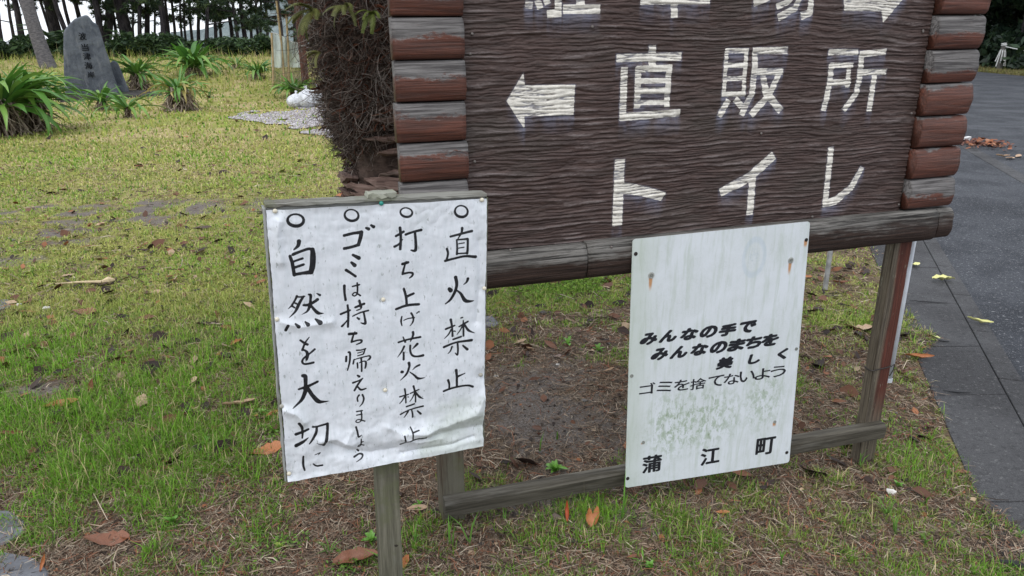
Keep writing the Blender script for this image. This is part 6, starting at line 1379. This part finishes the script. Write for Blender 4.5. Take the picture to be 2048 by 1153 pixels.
for (px, py, s_, lb) in ((95, 619, .018, 'white shell fragment in the grass near the left edge'), (38, 612, .013, 'small white shell beside the sunken slate stone'), (145, 1006, .006, 'tiny white shell chip in thin grass, lower left'), (268, 918, .010, 'pale chip of shell in the grass, lower left of the notice'), (1115, 731, .008, 'tiny white chip on the soil under the brown board'), (1780, 988, .016, 'white crumbly lump in the grass near the right post foot')):
    q = gp(px, py); o = MB().box(q + np.array([0, 0, s_ * .5]), (s_, s_ * .7, s_ * .4), jit=s_ * .25).build('shell', m_plain('white_shell', (.68, .66, .62), .6) if 'M_SHELL' not in globals() else M_SHELL, None, smooth=True, bevel=s_ * .2); M_SHELL = o.data.materials[0]; tag(o, lb, 'shell')
def tuft(px, py, n_, L, w, label, seed, col=(.12, .26, .04), lean=.35, az=None, name='grass_tuft'):
    r_ = np.random.default_rng(seed); b = gp(px, py); a = r_.uniform(0, 6.28, n_) if az is None else az + r_.normal(0, .3, n_); P = np.stack([r_.normal(0, .004, n_), r_.normal(0, .004, n_), np.zeros(n_)], 1)
    c_ = np.array(col)[None] * r_.uniform(.75, 1.25, (n_, 1)); V, Q_, T_, C = blades(P, L * r_.uniform(.6, 1.1, n_), np.full(n_, w) * r_.uniform(.7, 1.2, n_), np.clip(np.abs(r_.normal(lean, .15, n_)), .02, .9), a, c_, c_ * 1.15, .9)
    me_ = mesh_np(name, V, Q_, T_); set_col(me_, 'col', C); o_ = link(name, me_, M_GRASS); o_.location = b; tag(o_, label, 'grass', 'clumps of wide bladed grass')
TU = [(1246, 1040, 3, .17, .0045, 'tall wide grass blade against the lower left corner of the metal panel', .12), (1268, 1005, 4, .08, .003, 'short grass blades under the lower left of the metal panel', .5), (903, 1092, 2, .11, .0045, 'single wide blade below the left end of the cross rail', .1), (940, 1090, 3, .13, .004, 'bent wide blades between the two left posts and the cross rail', .5), (1010, 1040, 4, .07, .003, 'thin tuft leaning over the cross rail near its left end', .5),
 (1080, 905, 2, .09, .004, 'upright blade on the worn soil under the board, left one', .05), (1113, 880, 2, .06, .004, 'upright blade on the worn soil under the board, right one', .05), (1512, 980, 2, .07, .004, 'curved blade just under the middle bottom of the metal panel', .5), (1400, 1050, 3, .08, .004, 'upright green blades below the bottom edge of the metal panel', .15), (1430, 1098, 4, .07, .0035, 'small tuft close to the bottom edge below the metal panel', .3),
 (1562, 1130, 4, .07, .004, 'dark green tuft at the bottom, left of the right post', .15), (1770, 1030, 8, .10, .003, 'grass tuft left of the pavement below the right post', .45), (1790, 1068, 6, .08, .003, 'bright grass tuft just below the larger one, lower right', .3), (1850, 1010, 4, .08, .003, 'short tuft right of the right post foot', .3), (1720, 935, 6, .08, .0025, 'tuft growing at the foot of the right post', .3),
 (1850, 1090, 5, .06, .003, 'small tuft near the lower right pavement edge', .4), (770, 1140, 6, .09, .003, 'tuft in front of the foot of the notice post', .3), (830, 1090, 7, .08, .003, 'tuft right of the notice post', .4), (1285, 1130, 6, .06, .003, 'tuft at the bottom edge, centre right', .5), (660, 1110, 7, .07, .003, 'tuft left of the notice post foot', .5), (1690, 1110, 3, .06, .003, 'small tuft at the bottom right on bare soil', .2), (1960, 940, 6, .07, .0025, 'long thin grass hanging over the pavement edge', .7)]
for k, (x_, y_, n_, L, w, lb, ln) in enumerate(TU): tuft(x_, y_, n_, L, w, lb, 600 + k, lean=ln)
for k, (x_, y_, lb) in enumerate(((905, 1046, 'fine grass at the foot of the left post'), (1728, 948, 'fine dry grass around the foot of the right post'), (800, 1150, 'fine grass right beside the foot of the notice post'), (1752, 930, 'fine green grass behind the foot of the right post'))): tuft(x_, y_, 26, .05, .0012, lb, 680 + k, col=(.22, .26, .06), lean=.5)
def rosette(px, py, L, n_, label, seed, col=((.16, .34, .05), (.12, .28, .04))):
    r_ = np.random.default_rng(seed); b = gp(px, py); f = empty('weed', tuple(b)); tag(f, label, 'weed', 'leafy weeds'); me_ = strap(1, .20, 1.2, seed, col, 5); me_.name = 'leaf'
    for k in range(n_): o_ = link('leaf', me_, None, f); s_ = L * r_.uniform(.6, 1.1); o_.scale = (s_, s_, s_); o_.rotation_euler = (0, r_.uniform(-.5, .5), k * 2.4); o_.location = (0, 0, .003)
rosette(1110, 945, .05, 15, 'bright green leafy rosette on the soil above the cross rail', 701); rosette(345, 1050, .04, 12, 'pale leafy weed in the thin grass, lower left', 702); rosette(560, 1100, .03, 10, 'yellow green small leafed weed left of the notice post', 703, ((.26, .34, .06), (.24, .30, .05))); rosette(745, 1085, .045, 8, 'broad leafed weed touching the notice post on its left', 704)
rosette(840, 1015, .03, 9, 'small green weed between the notice post and the left post', 705); rosette(1136, 690, .05, 5, 'weed with round leaves on the soil under the brown board', 706); rosette(1195, 705, .05, 6, 'flat green weed nearer the metal panel, under the brown board', 707); rosette(415, 888, .03, 8, 'tiny green weed below the long tan leaf', 708); rosette(1795, 975, .03, 8, 'small bright weed right of the right post foot', 709)
rosette(1300, 1140, .03, 8, 'small leafy weed on the bottom edge', 710); rosette(525, 830, .035, 10, 'light green weed by the left edge of the notice', 711, ((.20, .36, .07), (.17, .32, .06)))
n = 5200; c0 = gp(1150, 575); x = c0[0] + rng.normal(0, .28, n); y = c0[1] + rng.normal(0, .14, n); k = fbm(x * 4, y * 4, 88, 3) > -.15; x, y = x[k], y[k]
V, Q_, C = leafcloud(len(x), lambda r_, n_: np.stack([x, y, T(x, y) + r_.uniform(.004, .03, len(x))], 1), .010, [(.20, .34, .05), (.26, .38, .07), (.14, .26, .04)], 9); me = cloud_mesh('clover', V, Q_, C, M_GRASS); tag(link('clover', me), 'bright patch of small leafed clover below the bottom rail', 'clover', kind='stuff')
n = 2600; xs_, ys_ = [], []
for (px, py, s_) in ((520, 800, .06), (490, 840, .06), (545, 870, .05), (340, 1040, .04), (1060, 600, .12), (1790, 870, .10), (560, 1095, .04), (250, 660, .1), (700, 1130, .03)):
    q = gp(px, py); xs_.append(q[0] + rng.normal(0, s_, 300)); ys_.append(q[1] + rng.normal(0, s_, 300))
x, y = np.concatenate(xs_), np.concatenate(ys_); V, Q_, C = leafcloud(len(x), lambda r_, n_: np.stack([x, y, T(x, y) + r_.uniform(.003, .02, len(x))], 1), .007, [(.18, .32, .05), (.14, .27, .05)], 19); me = cloud_mesh('small_weeds', V, Q_, C, M_GRASS); tag(link('small_weeds', me), 'small leafed creeping weeds in the grass', 'weeds', kind='stuff')
